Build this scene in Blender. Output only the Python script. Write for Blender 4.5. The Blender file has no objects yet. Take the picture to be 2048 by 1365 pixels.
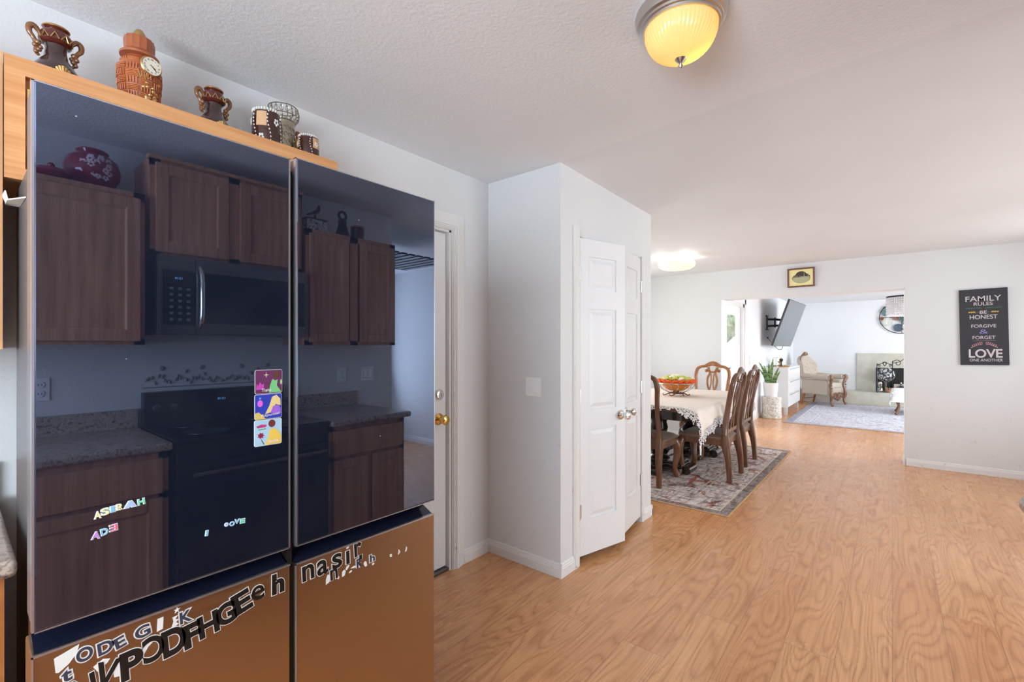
import bpy, bmesh, math, random
from mathutils import Vector, Matrix, Euler
random.seed(7)
S = bpy.context.scene
COL = S.collection
PI = math.pi
# ------------------------------------------------------------------ camera
cam_d = bpy.data.cameras.new('camera'); cam = bpy.data.objects.new('camera', cam_d); COL.objects.link(cam)
cam_d.sensor_width = 36; cam_d.lens = 925.9 / 2048 * 36
cam_d.shift_y = 9.7 / 2048; cam_d.clip_start = 0.02; cam_d.clip_end = 100
CAMH = 1.365
cam.location = (0, 0, CAMH); cam.rotation_euler = (PI / 2, 0, 0.6879 - PI / 2)
S.camera = cam
# ------------------------------------------------------------------ view, world
S.view_settings.view_transform = 'Standard'; S.view_settings.look = 'None'
S.view_settings.gamma = 1; S.view_settings.use_curve_mapping = False
S.view_settings.exposure = -0.05
S.cycles.use_denoising = True
S.cycles.max_bounces = 10; S.cycles.diffuse_bounces = 6; S.cycles.glossy_bounces = 5
S.cycles.sample_clamp_indirect = 6
wd = bpy.data.worlds.new('daylight'); S.world = wd; wd.use_nodes = True
wb = wd.node_tree.nodes['Background']; wb.inputs[0].default_value = (0.78, 0.90, 1, 1); wb.inputs[1].default_value = 3.0

def area(name, loc, rot, sx, sy, power, color):
    l = bpy.data.lights.new(name, 'AREA'); l.shape = 'RECTANGLE'; l.size = sx; l.size_y = sy
    l.energy = power; l.color = color
    o = bpy.data.objects.new(name, l); COL.objects.link(o); o.location = loc; o.rotation_euler = rot
    return o
# daylight coming in through the (unseen) windows, some of them added for light
KITCHEN_WINDOW = area('kitchen_window_daylight', (-1.88, 0.20, 1.55), (0, -PI / 2 - .38, 0), 1.05, 1.7, 128, (0.76, 0.88, 1.0))
FAMILY_WINDOW = area('family_window_daylight', (3.2, -3.62, 1.35), (PI / 2 + .30, 0, 0), 1.6, 1.9, 85, (0.86, 0.94, 1.0))
DINING_FILL = area('dining_fill_light', (5.6, -1.78, 1.4), (PI / 2, 0, 0), 1.5, 1.5, 24, (0.90, 0.96, 1.0))  # unseen window light added on the right to brighten the dining zone
SIDE_FILL = area('side_fill_light', (5.3, 3.58, 1.4), (-PI / 2, 0, 0), 1.6, 1.3, 30, (1.0, 0.95, 0.88))  # unseen source added on the left, fills the dining room with warm light
LIVING_WINDOW = area('living_window_daylight', (10.6, -3.62, 1.45), (PI / 2, 0, 0), 3.6, 1.9, 215, (0.90, 0.96, 1.0))
PATIO_LIGHT = area('patio_door_daylight', (8.15, 2.35, 1.2), (-PI / 2, 0, 0), 0.8, 1.9, 25, (0.9, 0.96, 1.0))

# ------------------------------------------------------------------ material helpers
def new_mat(name):
    m = bpy.data.materials.new(name); m.use_nodes = True
    nt = m.node_tree; b = nt.nodes['Principled BSDF']
    return m, nt, b
def srgb(r, g, b):
    f = lambda c: ((c / 255 + 0.055) / 1.055) ** 2.4 if c > 10 else c / 255 / 12.92
    return (f(r), f(g), f(b), 1)
def plain(name, col, rough=0.5, metal=0.0, spec=0.5, bump=None, coat=0.0, emit=None, es=0, sheen=0, var=0.0, vscale=30):
    m, nt, b = new_mat(name)
    b.inputs['Base Color'].default_value = col; b.inputs['Roughness'].default_value = rough
    b.inputs['Metallic'].default_value = metal; b.inputs['Specular IOR Level'].default_value = spec
    b.inputs['Coat Weight'].default_value = coat; b.inputs['Sheen Weight'].default_value = sheen
    if emit: b.inputs['Emission Color'].default_value = emit; b.inputs['Emission Strength'].default_value = es
    if bump or var:
        tc = nt.nodes.new('ShaderNodeTexCoord')
        n = nt.nodes.new('ShaderNodeTexNoise'); n.inputs['Scale'].default_value = (bump[0] if bump else vscale); n.inputs['Detail'].default_value = 6
        nt.links.new(tc.outputs['Object'], n.inputs['Vector'])
        if bump:
            bp = nt.nodes.new('ShaderNodeBump'); bp.inputs['Strength'].default_value = bump[1]; bp.inputs['Distance'].default_value = bump[2]
            nt.links.new(n.outputs['Fac'], bp.inputs['Height']); nt.links.new(bp.outputs[0], b.inputs['Normal'])
        if var:
            n2 = nt.nodes.new('ShaderNodeTexNoise'); n2.inputs['Scale'].default_value = vscale; n2.inputs['Detail'].default_value = 4
            nt.links.new(tc.outputs['Object'], n2.inputs['Vector'])
            mx = nt.nodes.new('ShaderNodeMix'); mx.data_type = 'RGBA'
            mx.inputs[6].default_value = col; mx.inputs[7].default_value = (col[0] * (1 - var), col[1] * (1 - var), col[2] * (1 - var), 1)
            nt.links.new(n2.outputs['Fac'], mx.inputs[0]); nt.links.new(mx.outputs[2], b.inputs['Base Color'])
    return m
class NB:
    """small node builder"""
    def __init__(s, nt): s.nt = nt
    def n(s, t, props=None, **ins):
        nd = s.nt.nodes.new('ShaderNode' + t)
        for k, v in (props or {}).items(): setattr(nd, k, v)
        for k, v in ins.items():
            key = int(k[1:]) if k[0] == 'i' and k[1:].isdigit() else k.replace('_', ' ')
            s.put(nd.inputs[key], v)
        return nd
    def put(s, sock, v):
        if isinstance(v, bpy.types.NodeSocket): s.nt.links.new(v, sock)
        else: sock.default_value = v
    def m(s, op, a, b=0.0, c=0.0):
        nd = s.nt.nodes.new('ShaderNodeMath'); nd.operation = op
        s.put(nd.inputs[0], a); s.put(nd.inputs[1], b); s.put(nd.inputs[2], c)
        return nd.outputs[0]
    def mix(s, f, a, b, mode='MIX'):
        nd = s.nt.nodes.new('ShaderNodeMix'); nd.data_type = 'RGBA'; nd.blend_type = mode
        s.put(nd.inputs[0], f); s.put(nd.inputs[6], a); s.put(nd.inputs[7], b)
        return nd.outputs[2]
    def mapr(s, v, a, b, c=0.0, d=1.0):
        nd = s.nt.nodes.new('ShaderNodeMapRange'); s.put(nd.inputs[0], v)
        for i, x in enumerate((a, b, c, d)): nd.inputs[i + 1].default_value = x
        return nd.outputs[0]
    def coord(s, which='Object', scale=(1, 1, 1), rot=(0, 0, 0), loc=(0, 0, 0)):
        tc = s.nt.nodes.new('ShaderNodeTexCoord'); mp = s.nt.nodes.new('ShaderNodeMapping')
        mp.inputs['Scale'].default_value = scale; mp.inputs['Rotation'].default_value = rot; mp.inputs['Location'].default_value = loc
        s.nt.links.new(tc.outputs[which], mp.inputs[0]); return mp.outputs[0]
def wood(name, c1, c2, axis=0, scale=1.0, rough=0.4, grain=1.0, coat=0.0):
    """oak-like wood: fine streaks and cathedral bands along the given axis"""
    m, nt, b = new_mat(name); B = NB(nt)
    sc = [14, 14, 14]; sc[axis] = 1.1; sc = [x * scale for x in sc]
    v = B.coord('Object', tuple(sc))
    n1 = B.n('TexNoise', Vector=v, Scale=1.3, Detail=3.0, Distortion=0.6)
    wv = B.n('TexWave', {'wave_type': 'RINGS', 'rings_direction': 'XYZ'[axis]}, Vector=v, Scale=0.55, Distortion=5.0, Detail=2.0)
    sc2 = [160, 160, 160]; sc2[axis] = 5; sc2 = [x * scale for x in sc2]
    n2 = B.n('TexNoise', Vector=B.coord('Object', tuple(sc2)), Scale=1.0, Detail=2.0)
    f = B.m('MULTIPLY', wv.outputs['Fac'], 0.16); f = B.m('MULTIPLY_ADD', n1.outputs['Fac'], 0.55, f)
    f = B.m('MULTIPLY_ADD', n2.outputs['Fac'], 0.5, f); f = B.mapr(f, 0.3, 0.95)
    f = B.m('MULTIPLY', f, grain)
    B.put(b.inputs['Base Color'], B.mix(f, c1, c2)); b.inputs['Roughness'].default_value = rough
    b.inputs['Coat Weight'].default_value = coat
    bp = B.n('Bump', Strength=0.12, Distance=0.002, Height=f); B.put(b.inputs['Normal'], bp.outputs[0])
    return m
def paint(name, col, scale=70, strength=0.25, rough=0.6, dist=0.004, scuff=0.0):
    m, nt, b = new_mat(name); B = NB(nt); v = B.coord('Object')
    n = B.n('TexNoise', Vector=v, Scale=float(scale), Detail=4.0, Roughness=0.6)
    big = B.n('TexNoise', Vector=v, Scale=1.1, Detail=2.0)
    c2 = (col[0] * 0.95, col[1] * 0.95, col[2] * 0.955, 1)
    c = B.mix(B.mapr(big.outputs['Fac'], 0.35, 0.7), col, c2)
    if scuff:
        s1 = B.n('TexNoise', Vector=v, Scale=26.0, Detail=6.0, Roughness=0.75)
        sx = B.n('SeparateXYZ', Vector=v)
        low = B.mapr(sx.outputs[2], 1.1, 0.0, 0.0, 1.0)
        f = B.m('MULTIPLY', B.mapr(s1.outputs['Fac'], 0.62, 0.70), B.m('MULTIPLY', low, scuff))
        c = B.mix(f, c, (0.16, 0.14, 0.12, 1))
    B.put(b.inputs['Base Color'], c); b.inputs['Roughness'].default_value = rough
    bp = B.n('Bump', Strength=strength, Distance=dist, Height=n.outputs['Fac']); B.put(b.inputs['Normal'], bp.outputs[0])
    return m
M = {}
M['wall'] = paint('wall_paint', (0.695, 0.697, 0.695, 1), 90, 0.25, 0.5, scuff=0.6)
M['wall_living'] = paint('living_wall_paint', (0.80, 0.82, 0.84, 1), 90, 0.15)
M['ceiling'] = paint('textured_ceiling_paint', (0.81, 0.825, 0.84, 1), 75, 0.4, 0.8, 0.005)
M['ceiling_smooth'] = paint('smooth_ceiling_paint', (0.77, 0.785, 0.80, 1), 60, 0.2, 0.7, 0.004)
M['trim'] = paint('white_trim_paint', (0.75, 0.74, 0.72, 1), 40, 0.1, 0.35, 0.002, scuff=0.7)
M['door'] = paint('white_door_paint', (0.74, 0.74, 0.74, 1), 120, 0.08, 0.35, 0.001)
M['white'] = plain('white_satin', (0.82, 0.82, 0.82, 1), 0.35)
M['gloss_white'] = plain('white_gloss', (0.85, 0.86, 0.87, 1), 0.12)
M['chrome'] = plain('polished_chrome', (0.75, 0.73, 0.70, 1), 0.15, 1.0)
M['nickel'] = plain('brushed_nickel', (0.60, 0.58, 0.56, 1), 0.30, 1.0)
M['brass'] = plain('polished_brass', (0.80, 0.52, 0.16, 1), 0.15, 1.0)
M['black'] = plain('black_plastic', (0.012, 0.012, 0.013, 1), 0.35)
M['iron'] = plain('black_wrought_iron', (0.02, 0.02, 0.022, 1), 0.45, 0.3)
M['soot'] = plain('firebox_black', (0.01, 0.01, 0.01, 1), 0.6, bump=(30, 0.4, 0.01))
M['oak'] = wood('honey_oak', srgb(222, 168, 114), srgb(186, 120, 70), 0, 1.0, 0.4)
M['oak_v'] = wood('honey_oak_upright', srgb(218, 170, 126), srgb(184, 126, 80), 2, 1.0, 0.4)
M['oak_d'] = wood('orange_oak_upright', srgb(205, 138, 78), srgb(150, 86, 38), 2, 1.0, 0.4)
M['oak_k'] = wood('red_oak_upright', srgb(212, 158, 120), srgb(148, 98, 66), 2, 1.0, 0.4)
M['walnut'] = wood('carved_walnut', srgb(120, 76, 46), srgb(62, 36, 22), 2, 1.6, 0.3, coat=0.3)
M['walnut_lit'] = wood('lit_walnut', srgb(172, 112, 62), srgb(108, 62, 30), 2, 1.6, 0.3, coat=0.3)  # lit copy of the walnut: light on the far chair put into its colour
M['ebony'] = wood('near_black_wood', srgb(48, 34, 28), srgb(18, 12, 10), 2, 1.6, 0.2, coat=0.5)
M['beech'] = wood('beech_leg', srgb(190, 120, 70), srgb(140, 80, 40), 2, 1.6, 0.4)

def floor_mat():
    m, nt, b = new_mat('oak_laminate'); B = NB(nt)
    v = B.coord('Object')
    br = B.n('TexBrick', {'offset': 0.37, 'offset_frequency': 2}, Vector=v, Color1=(0, 0, 0, 1), Color2=(1, 1, 1, 1), Mortar=(0.5, 0.5, 0.5, 1), Scale=1.0, Mortar_Size=0.0012, Mortar_Smooth=0.3, Bias=0.0, Brick_Width=1.22, Row_Height=0.193)
    pid = B.n('SeparateColor', Color=br.outputs['Color']).outputs[0]
    off = B.n('CombineXYZ', X=B.m('MULTIPLY', pid, 37.0), Y=B.m('MULTIPLY', pid, 13.0), Z=B.m('MULTIPLY', pid, 5.0))
    va = B.n('VectorMath', {'operation': 'ADD'}, i0=v, i1=off.outputs[0]).outputs[0]
    def scaled(vec, s):
        return B.n('VectorMath', {'operation': 'MULTIPLY'}, i0=vec, i1=s).outputs[0]
    # cathedral grain: contour lines of a stretched noise
    n1 = B.n('TexNoise', Vector=scaled(va, (0.85, 6.5, 1)), Scale=1.0, Detail=1.0, Roughness=0.35, Distortion=0.2)
    rings = B.m('FRACT', B.m('MULTIPLY', n1.outputs['Fac'], 17.0))
    line = B.m('POWER', B.m('ABSOLUTE', B.m('MULTIPLY_ADD', rings, 2.0, -1.0)), 2.6)
    n2 = B.n('TexNoise', Vector=scaled(va, (1.3, 170, 1)), Scale=1.0, Detail=2.0)
    n3 = B.n('TexNoise', Vector=scaled(v, (0.7, 1.5, 1)), Scale=1.0, Detail=2.0)
    f = B.m('MULTIPLY', line, 0.55); f = B.m('MULTIPLY_ADD', B.mapr(n2.outputs['Fac'], 0.35, 0.7), 0.45, f)
    base = B.mix(B.mapr(pid, 0.0, 1.0), srgb(219, 162, 112), srgb(207, 146, 97))
    base = B.mix(B.mapr(n3.outputs['Fac'], 0.35, 0.7, 0, 0.5), base, srgb(228, 178, 132))
    c = B.mix(B.m('MULTIPLY', f, 0.75), base, srgb(150, 90, 50))
    c = B.mix(B.m('MULTIPLY', br.outputs['Fac'], 0.6), c, srgb(90, 48, 25))
    B.put(b.inputs['Base Color'], c)
    rg = B.n('TexNoise', Vector=v, Scale=9.0, Detail=5.0)
    B.put(b.inputs['Roughness'], B.mapr(rg.outputs['Fac'], 0.3, 0.7, 0.18, 0.32))
    b.inputs['Specular IOR Level'].default_value = 0.5
    bp = B.n('Bump', Strength=0.25, Distance=0.0006, Height=B.m('SUBTRACT', 1.0, f)); B.put(b.inputs['Normal'], bp.outputs[0])
    return m
M['floor'] = floor_mat()

def rug_mat(name, field, field2, red, dark, light, lx, ly, red_amt=0.5, bw=0.09):
    """worn oriental rug: dark outer band, pale guard stripes, abraded medallion field (object coordinates in metres)"""
    m, nt, b = new_mat(name); B = NB(nt); v = B.coord('Object'); sp = B.n('SeparateXYZ', Vector=v)
    dx = B.m('SUBTRACT', lx / 2, B.m('ABSOLUTE', sp.outputs[0])); dy = B.m('SUBTRACT', ly / 2, B.m('ABSOLUTE', sp.outputs[1]))
    d = B.m('MINIMUM', dx, dy)
    ns = B.n('TexNoise', Vector=v, Scale=5.0, Detail=8.0, Roughness=0.72, Distortion=1.2)
    st = B.n('TexNoise', Vector=B.coord('Object', (3, 14, 1)), Scale=2.2, Detail=8.0, Roughness=0.75, Distortion=0.8)
    st2 = B.n('TexNoise', Vector=B.coord('Object', (16, 3, 1), (0, 0, 0.5)), Scale=2.0, Detail=8.0, Roughness=0.8, Distortion=0.8)
    vo = B.n('TexVoronoi', {'feature': 'DISTANCE_TO_EDGE'}, Vector=v, Scale=3.2)
    ln = B.m('MULTIPLY', B.mapr(vo.outputs['Distance'], 0.05, 0.0), B.mapr(ns.outputs['Fac'], 0.45, 0.6))
    c = B.mix(B.mapr(st.outputs['Fac'], 0.42, 0.6), field, field2)
    c = B.mix(B.m('MULTIPLY', B.mapr(st2.outputs['Fac'], 0.52, 0.60), 0.85), c, dark)
    c = B.mix(B.m('MULTIPLY', B.mapr(ns.outputs['Fac'], 0.54, 0.60), red_amt), c, red)
    c = B.mix(B.m('MULTIPLY', ln, 0.8), c, dark)
    # guard stripes
    def band(a, e):
        return B.m('MULTIPLY', B.m('GREATER_THAN', d, a), B.m('LESS_THAN', d, e))
    c = B.mix(B.m('MULTIPLY', band(0.0, bw), 0.55), c, dark); c = B.mix(band(0.0, 0.010), c, srgb(196, 160, 118))
    c = B.mix(band(bw, bw + 0.012), c, light)
    for a in (0.36, 0.40): c = B.mix(B.m('MULTIPLY', band(a, a + 0.012), 0.8), c, light)
    c = B.mix(B.m('MULTIPLY', band(0.372, 0.40), 0.22), c, dark)
    B.put(b.inputs['Base Color'], c); b.inputs['Roughness'].default_value = 0.95; b.inputs['Specular IOR Level'].default_value = 0.1
    fb = B.n('TexNoise', Vector=v, Scale=260.0, Detail=2.0)
    bp = B.n('Bump', Strength=0.5, Distance=0.003, Height=fb.outputs['Fac']); B.put(b.inputs['Normal'], bp.outputs[0])
    return m
def granite(name, cols):
    m, nt, b = new_mat(name); B = NB(nt); v = B.coord('Object')
    n = B.n('TexNoise', Vector=v, Scale=42.0, Detail=8.0, Roughness=0.72)
    cr = B.n('ValToRGB', Fac=n.outputs['Fac'])
    e = cr.color_ramp.elements; e[0].position = 0.32; e[0].color = cols[0]; e[1].position = 0.7; e[1].color = cols[-1]
    for i, c in enumerate(cols[1:-1]):
        x = e.new(0.42 + 0.1 * i); x.color = c
    B.put(b.inputs['Base Color'], cr.outputs[0]); b.inputs['Roughness'].default_value = 0.3
    return m
M['granite'] = granite('speckled_laminate', [srgb(60, 42, 34), srgb(132, 112, 98), srgb(186, 170, 156), srgb(120, 98, 84), srgb(226, 216, 206)])
def tile_mat():
    m, nt, b = new_mat('beige_stone_tile'); B = NB(nt)
    tc = B.n('TexCoord'); sp = B.n('SeparateXYZ', Vector=tc.outputs['Object'])
    cb = B.n('CombineXYZ', X=sp.outputs[1], Y=sp.outputs[2], Z=0.0)
    br = B.n('TexBrick', {'offset': 0.0}, Vector=cb.outputs[0], Color1=srgb(205, 202, 188), Color2=srgb(196, 194, 180), Mortar=srgb(222, 218, 206), Scale=1.0, Mortar_Size=0.003, Brick_Width=0.42, Row_Height=0.45)
    n = B.n('TexNoise', Vector=tc.outputs['Object'], Scale=7.0, Detail=6.0)
    c = B.mix(B.mapr(n.outputs['Fac'], 0.4, 0.7, 0, 0.5), br.outputs['Color'], srgb(176, 172, 154))
    B.put(b.inputs['Base Color'], c); b.inputs['Roughness'].default_value = 0.35
    return m
M['tile'] = tile_mat()
def fridge_glass():
    m, nt, b = new_mat('navy_mirror_glass'); B = NB(nt)
    nt.nodes.remove(b)
    v = B.coord('Object')
    gl = B.n('BsdfGlossy', Color=(0.118, 0.140, 0.195, 1), Roughness=0.012)
    df = B.n('BsdfDiffuse', Color=(0.006, 0.008, 0.016, 1))
    ad = B.n('AddShader', i0=gl.outputs[0], i1=df.outputs[0])
    vo = B.n('TexVoronoi', Vector=v, Scale=28.0)
    rnd = B.n('SeparateColor', Color=vo.outputs['Color']).outputs[0]
    spot = B.m('MULTIPLY', B.m('LESS_THAN', vo.outputs['Distance'], 0.045), B.m('GREATER_THAN', rnd, 0.86))
    dust = B.n('BsdfDiffuse', Color=(0.5, 0.5, 0.55, 1))
    sm = B.n('TexNoise', Vector=B.coord('Object', (2, 2, 2)), Scale=2.2, Detail=5.0, Distortion=1.0)
    haze = B.m('MULTIPLY', B.mapr(sm.outputs['Fac'], 0.45, 0.75), 0.012)
    mx = B.n('MixShader', Fac=B.m('MAXIMUM', B.m('MULTIPLY', spot, 0.6), haze), i1=ad.outputs[0], i2=dust.outputs[0])
    out = nt.nodes['Material Output']; nt.links.new(mx.outputs[0], out.inputs[0])
    return m
M['fglass'] = fridge_glass()
def brushed(name, col, rough, ax=0):
    m, nt, b = new_mat(name); B = NB(nt)
    sc = [400, 400, 400]; sc[ax] = 4
    n = B.n('TexNoise', Vector=B.coord('Object', tuple(sc)), Scale=1.0, Detail=2.0)
    B.put(b.inputs['Roughness'], B.mapr(n.outputs['Fac'], 0.2, 0.8, rough - 0.06, rough + 0.06))
    b.inputs['Base Color'].default_value = col; b.inputs['Metallic'].default_value = 1.0
    b.inputs['Anisotropic'].default_value = 0.5
    return m
M['bronze_steel'] = brushed('brushed_bronze_steel', srgb(176, 150, 122), 0.36, 0)
M['steel'] = brushed('brushed_steel', srgb(120, 118, 118), 0.3, 0)
M['fridge_side'] = plain('dark_grey_enamel', srgb(120, 118, 120), 0.35, 0.6)
M['fridge_dark'] = plain('gloss_midnight_plastic', srgb(22, 26, 44), 0.12)
M['edge_metal'] = plain('pale_metal_edge', (0.55, 0.6, 0.7, 1), 0.3, 0.9)
M['black_glass'] = plain('black_glass', (0.006, 0.007, 0.01, 1), 0.05)

# ------------------------------------------------------------------ mesh helpers
class MB:
    def __init__(s): s.bm = bmesh.new()
    def add(s, other_verts_faces, mat=None):
        vs, fs = other_verts_faces
        bv = [s.bm.verts.new(mat @ Vector(v) if mat else Vector(v)) for v in vs]
        for f in fs:
            try: s.bm.faces.new([bv[i] for i in f])
            except ValueError: pass
        return bv
    def box(s, a, b, bevel=0.0, seg=2, mat=None):
        x0, y0, z0 = [min(a[i], b[i]) for i in range(3)]; x1, y1, z1 = [max(a[i], b[i]) for i in range(3)]
        t = bmesh.new()
        vs = [t.verts.new(p) for p in ((x0, y0, z0), (x1, y0, z0), (x1, y1, z0), (x0, y1, z0), (x0, y0, z1), (x1, y0, z1), (x1, y1, z1), (x0, y1, z1))]
        for f in ((3, 2, 1, 0), (4, 5, 6, 7), (0, 1, 5, 4), (1, 2, 6, 5), (2, 3, 7, 6), (3, 0, 4, 7)): t.faces.new([vs[i] for i in f])
        if bevel > 0: bmesh.ops.bevel(t, geom=t.edges[:], offset=bevel, segments=seg, profile=0.5, affect='EDGES')
        s.merge(t, mat); return s
    def merge(s, t, mat=None):
        t.verts.index_update()
        mp = [s.bm.verts.new(mat @ v.co if mat else v.co) for v in t.verts]
        for f in t.faces:
            try: s.bm.faces.new([mp[v.index] for v in f.verts])
            except ValueError: pass
        t.free()
    def lathe(s, prof, c=(0, 0, 0), seg=24, mat=None, rmod=None):
        """prof: list of (r, z)"""
        t = bmesh.new(); rings = []
        for i, (r, z) in enumerate(prof):
            if r < 1e-5: rings.append([t.verts.new((c[0], c[1], c[2] + z))])
            else:
                rings.append([t.verts.new((c[0] + (r * (rmod(2 * PI * k / seg, i) if rmod else 1)) * math.cos(2 * PI * k / seg), c[1] + (r * (rmod(2 * PI * k / seg, i) if rmod else 1)) * math.sin(2 * PI * k / seg), c[2] + z)) for k in range(seg)])
        for a, b in zip(rings, rings[1:]):
            for k in range(seg):
                k2 = (k + 1) % seg
                q = [a[k % len(a)], a[k2 % len(a)], b[k2 % len(b)], b[k % len(b)]]
                u = []
                for x in q:
                    if x not in u: u.append(x)
                if len(u) > 2:
                    try: t.faces.new(u)
                    except ValueError: pass
        for r in (rings[0], rings[-1]):
            if len(r) > 2:
                try: t.faces.new(r)
                except ValueError: pass
        s.merge(t, mat); return s
    def ball(s, c, r, seg=12, sc=(1, 1, 1), mat=None):
        pr = [(r * math.sin(PI * i / (seg // 2 + 2)) , -r * math.cos(PI * i / (seg // 2 + 2))) for i in range(seg // 2 + 3)]
        mm = Matrix.Translation(c) @ Matrix.Diagonal((*sc, 1))
        s.lathe(pr, (0, 0, 0), seg, (mat @ mm) if mat else mm); return s
    def sweep(s, pts, rad, ref=(0, 0, 1), seg=8, sq=1.0, cap=True, mat=None):
        """sweep an ellipse (rad items: r or (a,b)) along pts; a is across, b along ref. sq<1 squares the section"""
        pts = [Vector(p) for p in pts]; n = len(pts)
        if not isinstance(rad, list): rad = [rad] * n
        t = bmesh.new(); rings = []; ref = Vector(ref)
        for i, p in enumerate(pts):
            d = (pts[min(i + 1, n - 1)] - pts[max(i - 1, 0)]).normalized()
            rr = ref if abs(d.dot(ref)) < 0.98 else (Vector((1, 0, 0)) if abs(d.x) < 0.9 else Vector((0, 1, 0)))
            a = d.cross(rr).normalized(); b = a.cross(d).normalized()
            r = rad[i]; ra, rb = (r if isinstance(r, (tuple, list)) else (r, r))
            ring = []
            for k in range(seg):
                th = 2 * PI * (k + 0.5) / seg; cs, sn = math.cos(th), math.sin(th)
                cs = math.copysign(abs(cs) ** sq, cs); sn = math.copysign(abs(sn) ** sq, sn)
                ring.append(t.verts.new(p + a * ra * cs + b * rb * sn))
            rings.append(ring)
        for r1, r2 in zip(rings, rings[1:]):
            for k in range(seg): t.faces.new((r1[k], r1[(k + 1) % seg], r2[(k + 1) % seg], r2[k]))
        if cap: t.faces.new(rings[0][::-1]); t.faces.new(rings[-1])
        s.merge(t, mat); return s
    def prism(s, poly, h, mat=None):
        """poly in local XY, extruded z 0..h"""
        n = len(poly)
        vs = [(x, y, 0) for x, y in poly] + [(x, y, h) for x, y in poly]
        fs = [list(range(n))[::-1], list(range(n, 2 * n))] + [[i, (i + 1) % n, n + (i + 1) % n, n + i] for i in range(n)]
        s.add((vs, fs), mat); return s
    def build(s, name, mat, parent=None, smooth=True, kind=None, label=None, cat=None, group=None, angle=38, loc=None):
        bmesh.ops.recalc_face_normals(s.bm, faces=s.bm.faces[:])
        me = bpy.data.meshes.new(name); 
        if loc is not None:
            bmesh.ops.translate(s.bm, verts=s.bm.verts[:], vec=-Vector(loc))
        s.bm.to_mesh(me); s.bm.free()
        me.materials.append(M[mat] if isinstance(mat, str) else mat)
        if smooth: me.shade_smooth(); me.set_sharp_from_angle(angle=math.radians(angle))
        o = bpy.data.objects.new(name, me); COL.objects.link(o)
        if loc is not None: o.location = loc
        if smooth and angle < 60 and len(me.polygons) < 6000:
            wn = o.modifiers.new('weighted_normals', 'WEIGHTED_NORMAL'); wn.keep_sharp = True; wn.weight = 90
        if parent: o.parent = parent
        tag(o, label, cat, group, kind)
        return o
def tag(o, label=None, cat=None, group=None, kind=None):
    if label: o['label'] = label
    if cat: o['category'] = cat
    if group: o['group'] = group
    if kind: o['kind'] = kind
    return o
def thing(name, loc, label, cat, rz=0, group=None):
    o = bpy.data.objects.new(name, None); COL.objects.link(o); o.empty_display_size = 0.05
    o.location = loc; o.rotation_euler = (0, 0, rz); return tag(o, label, cat, group)
def copy_tree(o, parent=None):
    c = o.copy(); COL.objects.link(c)
    if parent: c.parent = parent
    for ch in list(o.children): copy_tree(ch, c)
    return c
def T(x, y, z): return Matrix.Translation((x, y, z))
def R(a, ax): return Matrix.Rotation(a, 4, ax)
def arc(cx, cy, r, a0, a1, n=12): return [(cx + r * math.cos(math.radians(a0 + (a1 - a0) * i / n)), cy + r * math.sin(math.radians(a0 + (a1 - a0) * i / n))) for i in range(n + 1)]
def spline(pts, n=8):
    """Catmull-Rom through pts"""
    P = [Vector(p) for p in pts]; out = []
    for i in range(len(P) - 1):
        a = P[max(i - 1, 0)]; b = P[i]; c = P[i + 1]; d = P[min(i + 2, len(P) - 1)]
        for k in range(n):
            t = k / n
            out.append(0.5 * ((2 * b) + (c - a) * t + (2 * a - 5 * b + 4 * c - d) * t * t + (3 * b - a - 3 * c + d) * t ** 3))
    out.append(P[-1]); return out
def interp(vals, n):
    out = []
    for i in range(len(vals) - 1):
        for k in range(n):
            t = k / n; a, b = vals[i], vals[i + 1]
            out.append(tuple(a[j] * (1 - t) + b[j] * t for j in range(len(a))) if isinstance(a, tuple) else a * (1 - t) + b * t)
    out.append(vals[-1]); return out
def text_bm(s, bold=0.0, extr=0.5):
    cu = bpy.data.curves.new('lettering', 'FONT'); cu.body = s; cu.size = 1; cu.offset = bold; cu.extrude = 0.0
    cu.align_x = 'CENTER'
    o = bpy.data.objects.new('lettering', cu); COL.objects.link(o)
    dg = bpy.context.evaluated_depsgraph_get(); dg.update()
    me = bpy.data.meshes.new_from_object(o.evaluated_get(dg))
    bm = bmesh.new(); bm.from_mesh(me)
    bpy.data.objects.remove(o); bpy.data.curves.remove(cu); bpy.data.meshes.remove(me)
    bmesh.ops.remove_doubles(bm, verts=bm.verts[:], dist=1e-5)
    return bm
def put_text(mb, s, h, mat, thick, bold=0.0, width=None, ref=None, maxw=None):
    """text centred at origin of mat's XY plane, height h (or matched to ref scale), raised along +Z by thick"""
    bm = text_bm(s, bold)
    if ref is None:
        b0 = text_bm(s, 0.0); xs = [v.co.x for v in b0.verts]; ys = [v.co.y for v in b0.verts]; b0.free()
        cx, cy = (min(xs) + max(xs)) / 2, (min(ys) + max(ys)) / 2
        k = h / (max(ys) - min(ys)); kx = k if width is None else width / (max(xs) - min(xs))
    else: cx, cy, kx, k = ref
    for v in bm.verts: v.co = Vector(((v.co.x - cx) * kx, (v.co.y - cy) * k, 0))
    r = bmesh.ops.extrude_face_region(bm, geom=bm.faces[:])
    for g in r['geom']:
        if isinstance(g, bmesh.types.BMVert): g.co.z += thick
    mb.merge(bm, mat); return (cx, cy, kx, k)

# ================================================================== THE SETTING
W, XP, YP, XE, XF = 2.081, 2.284, 1.507, 3.599, 6.944
KW = -0.97          # right kitchen wall plane
XL = 13.8           # living room far wall
def st(name, boxes, mat, bevel=0.0):
    mb = MB()
    for b in boxes: mb.box(b[:3], b[3:], bevel)
    return mb.build(name, mat, kind='structure', smooth=bevel > 0)
mb = MB(); mb.box((-1.9, -3.7, -0.1), (14.0, 3.7, 0)); mb.build('floor', 'floor', kind='structure', smooth=False)
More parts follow.
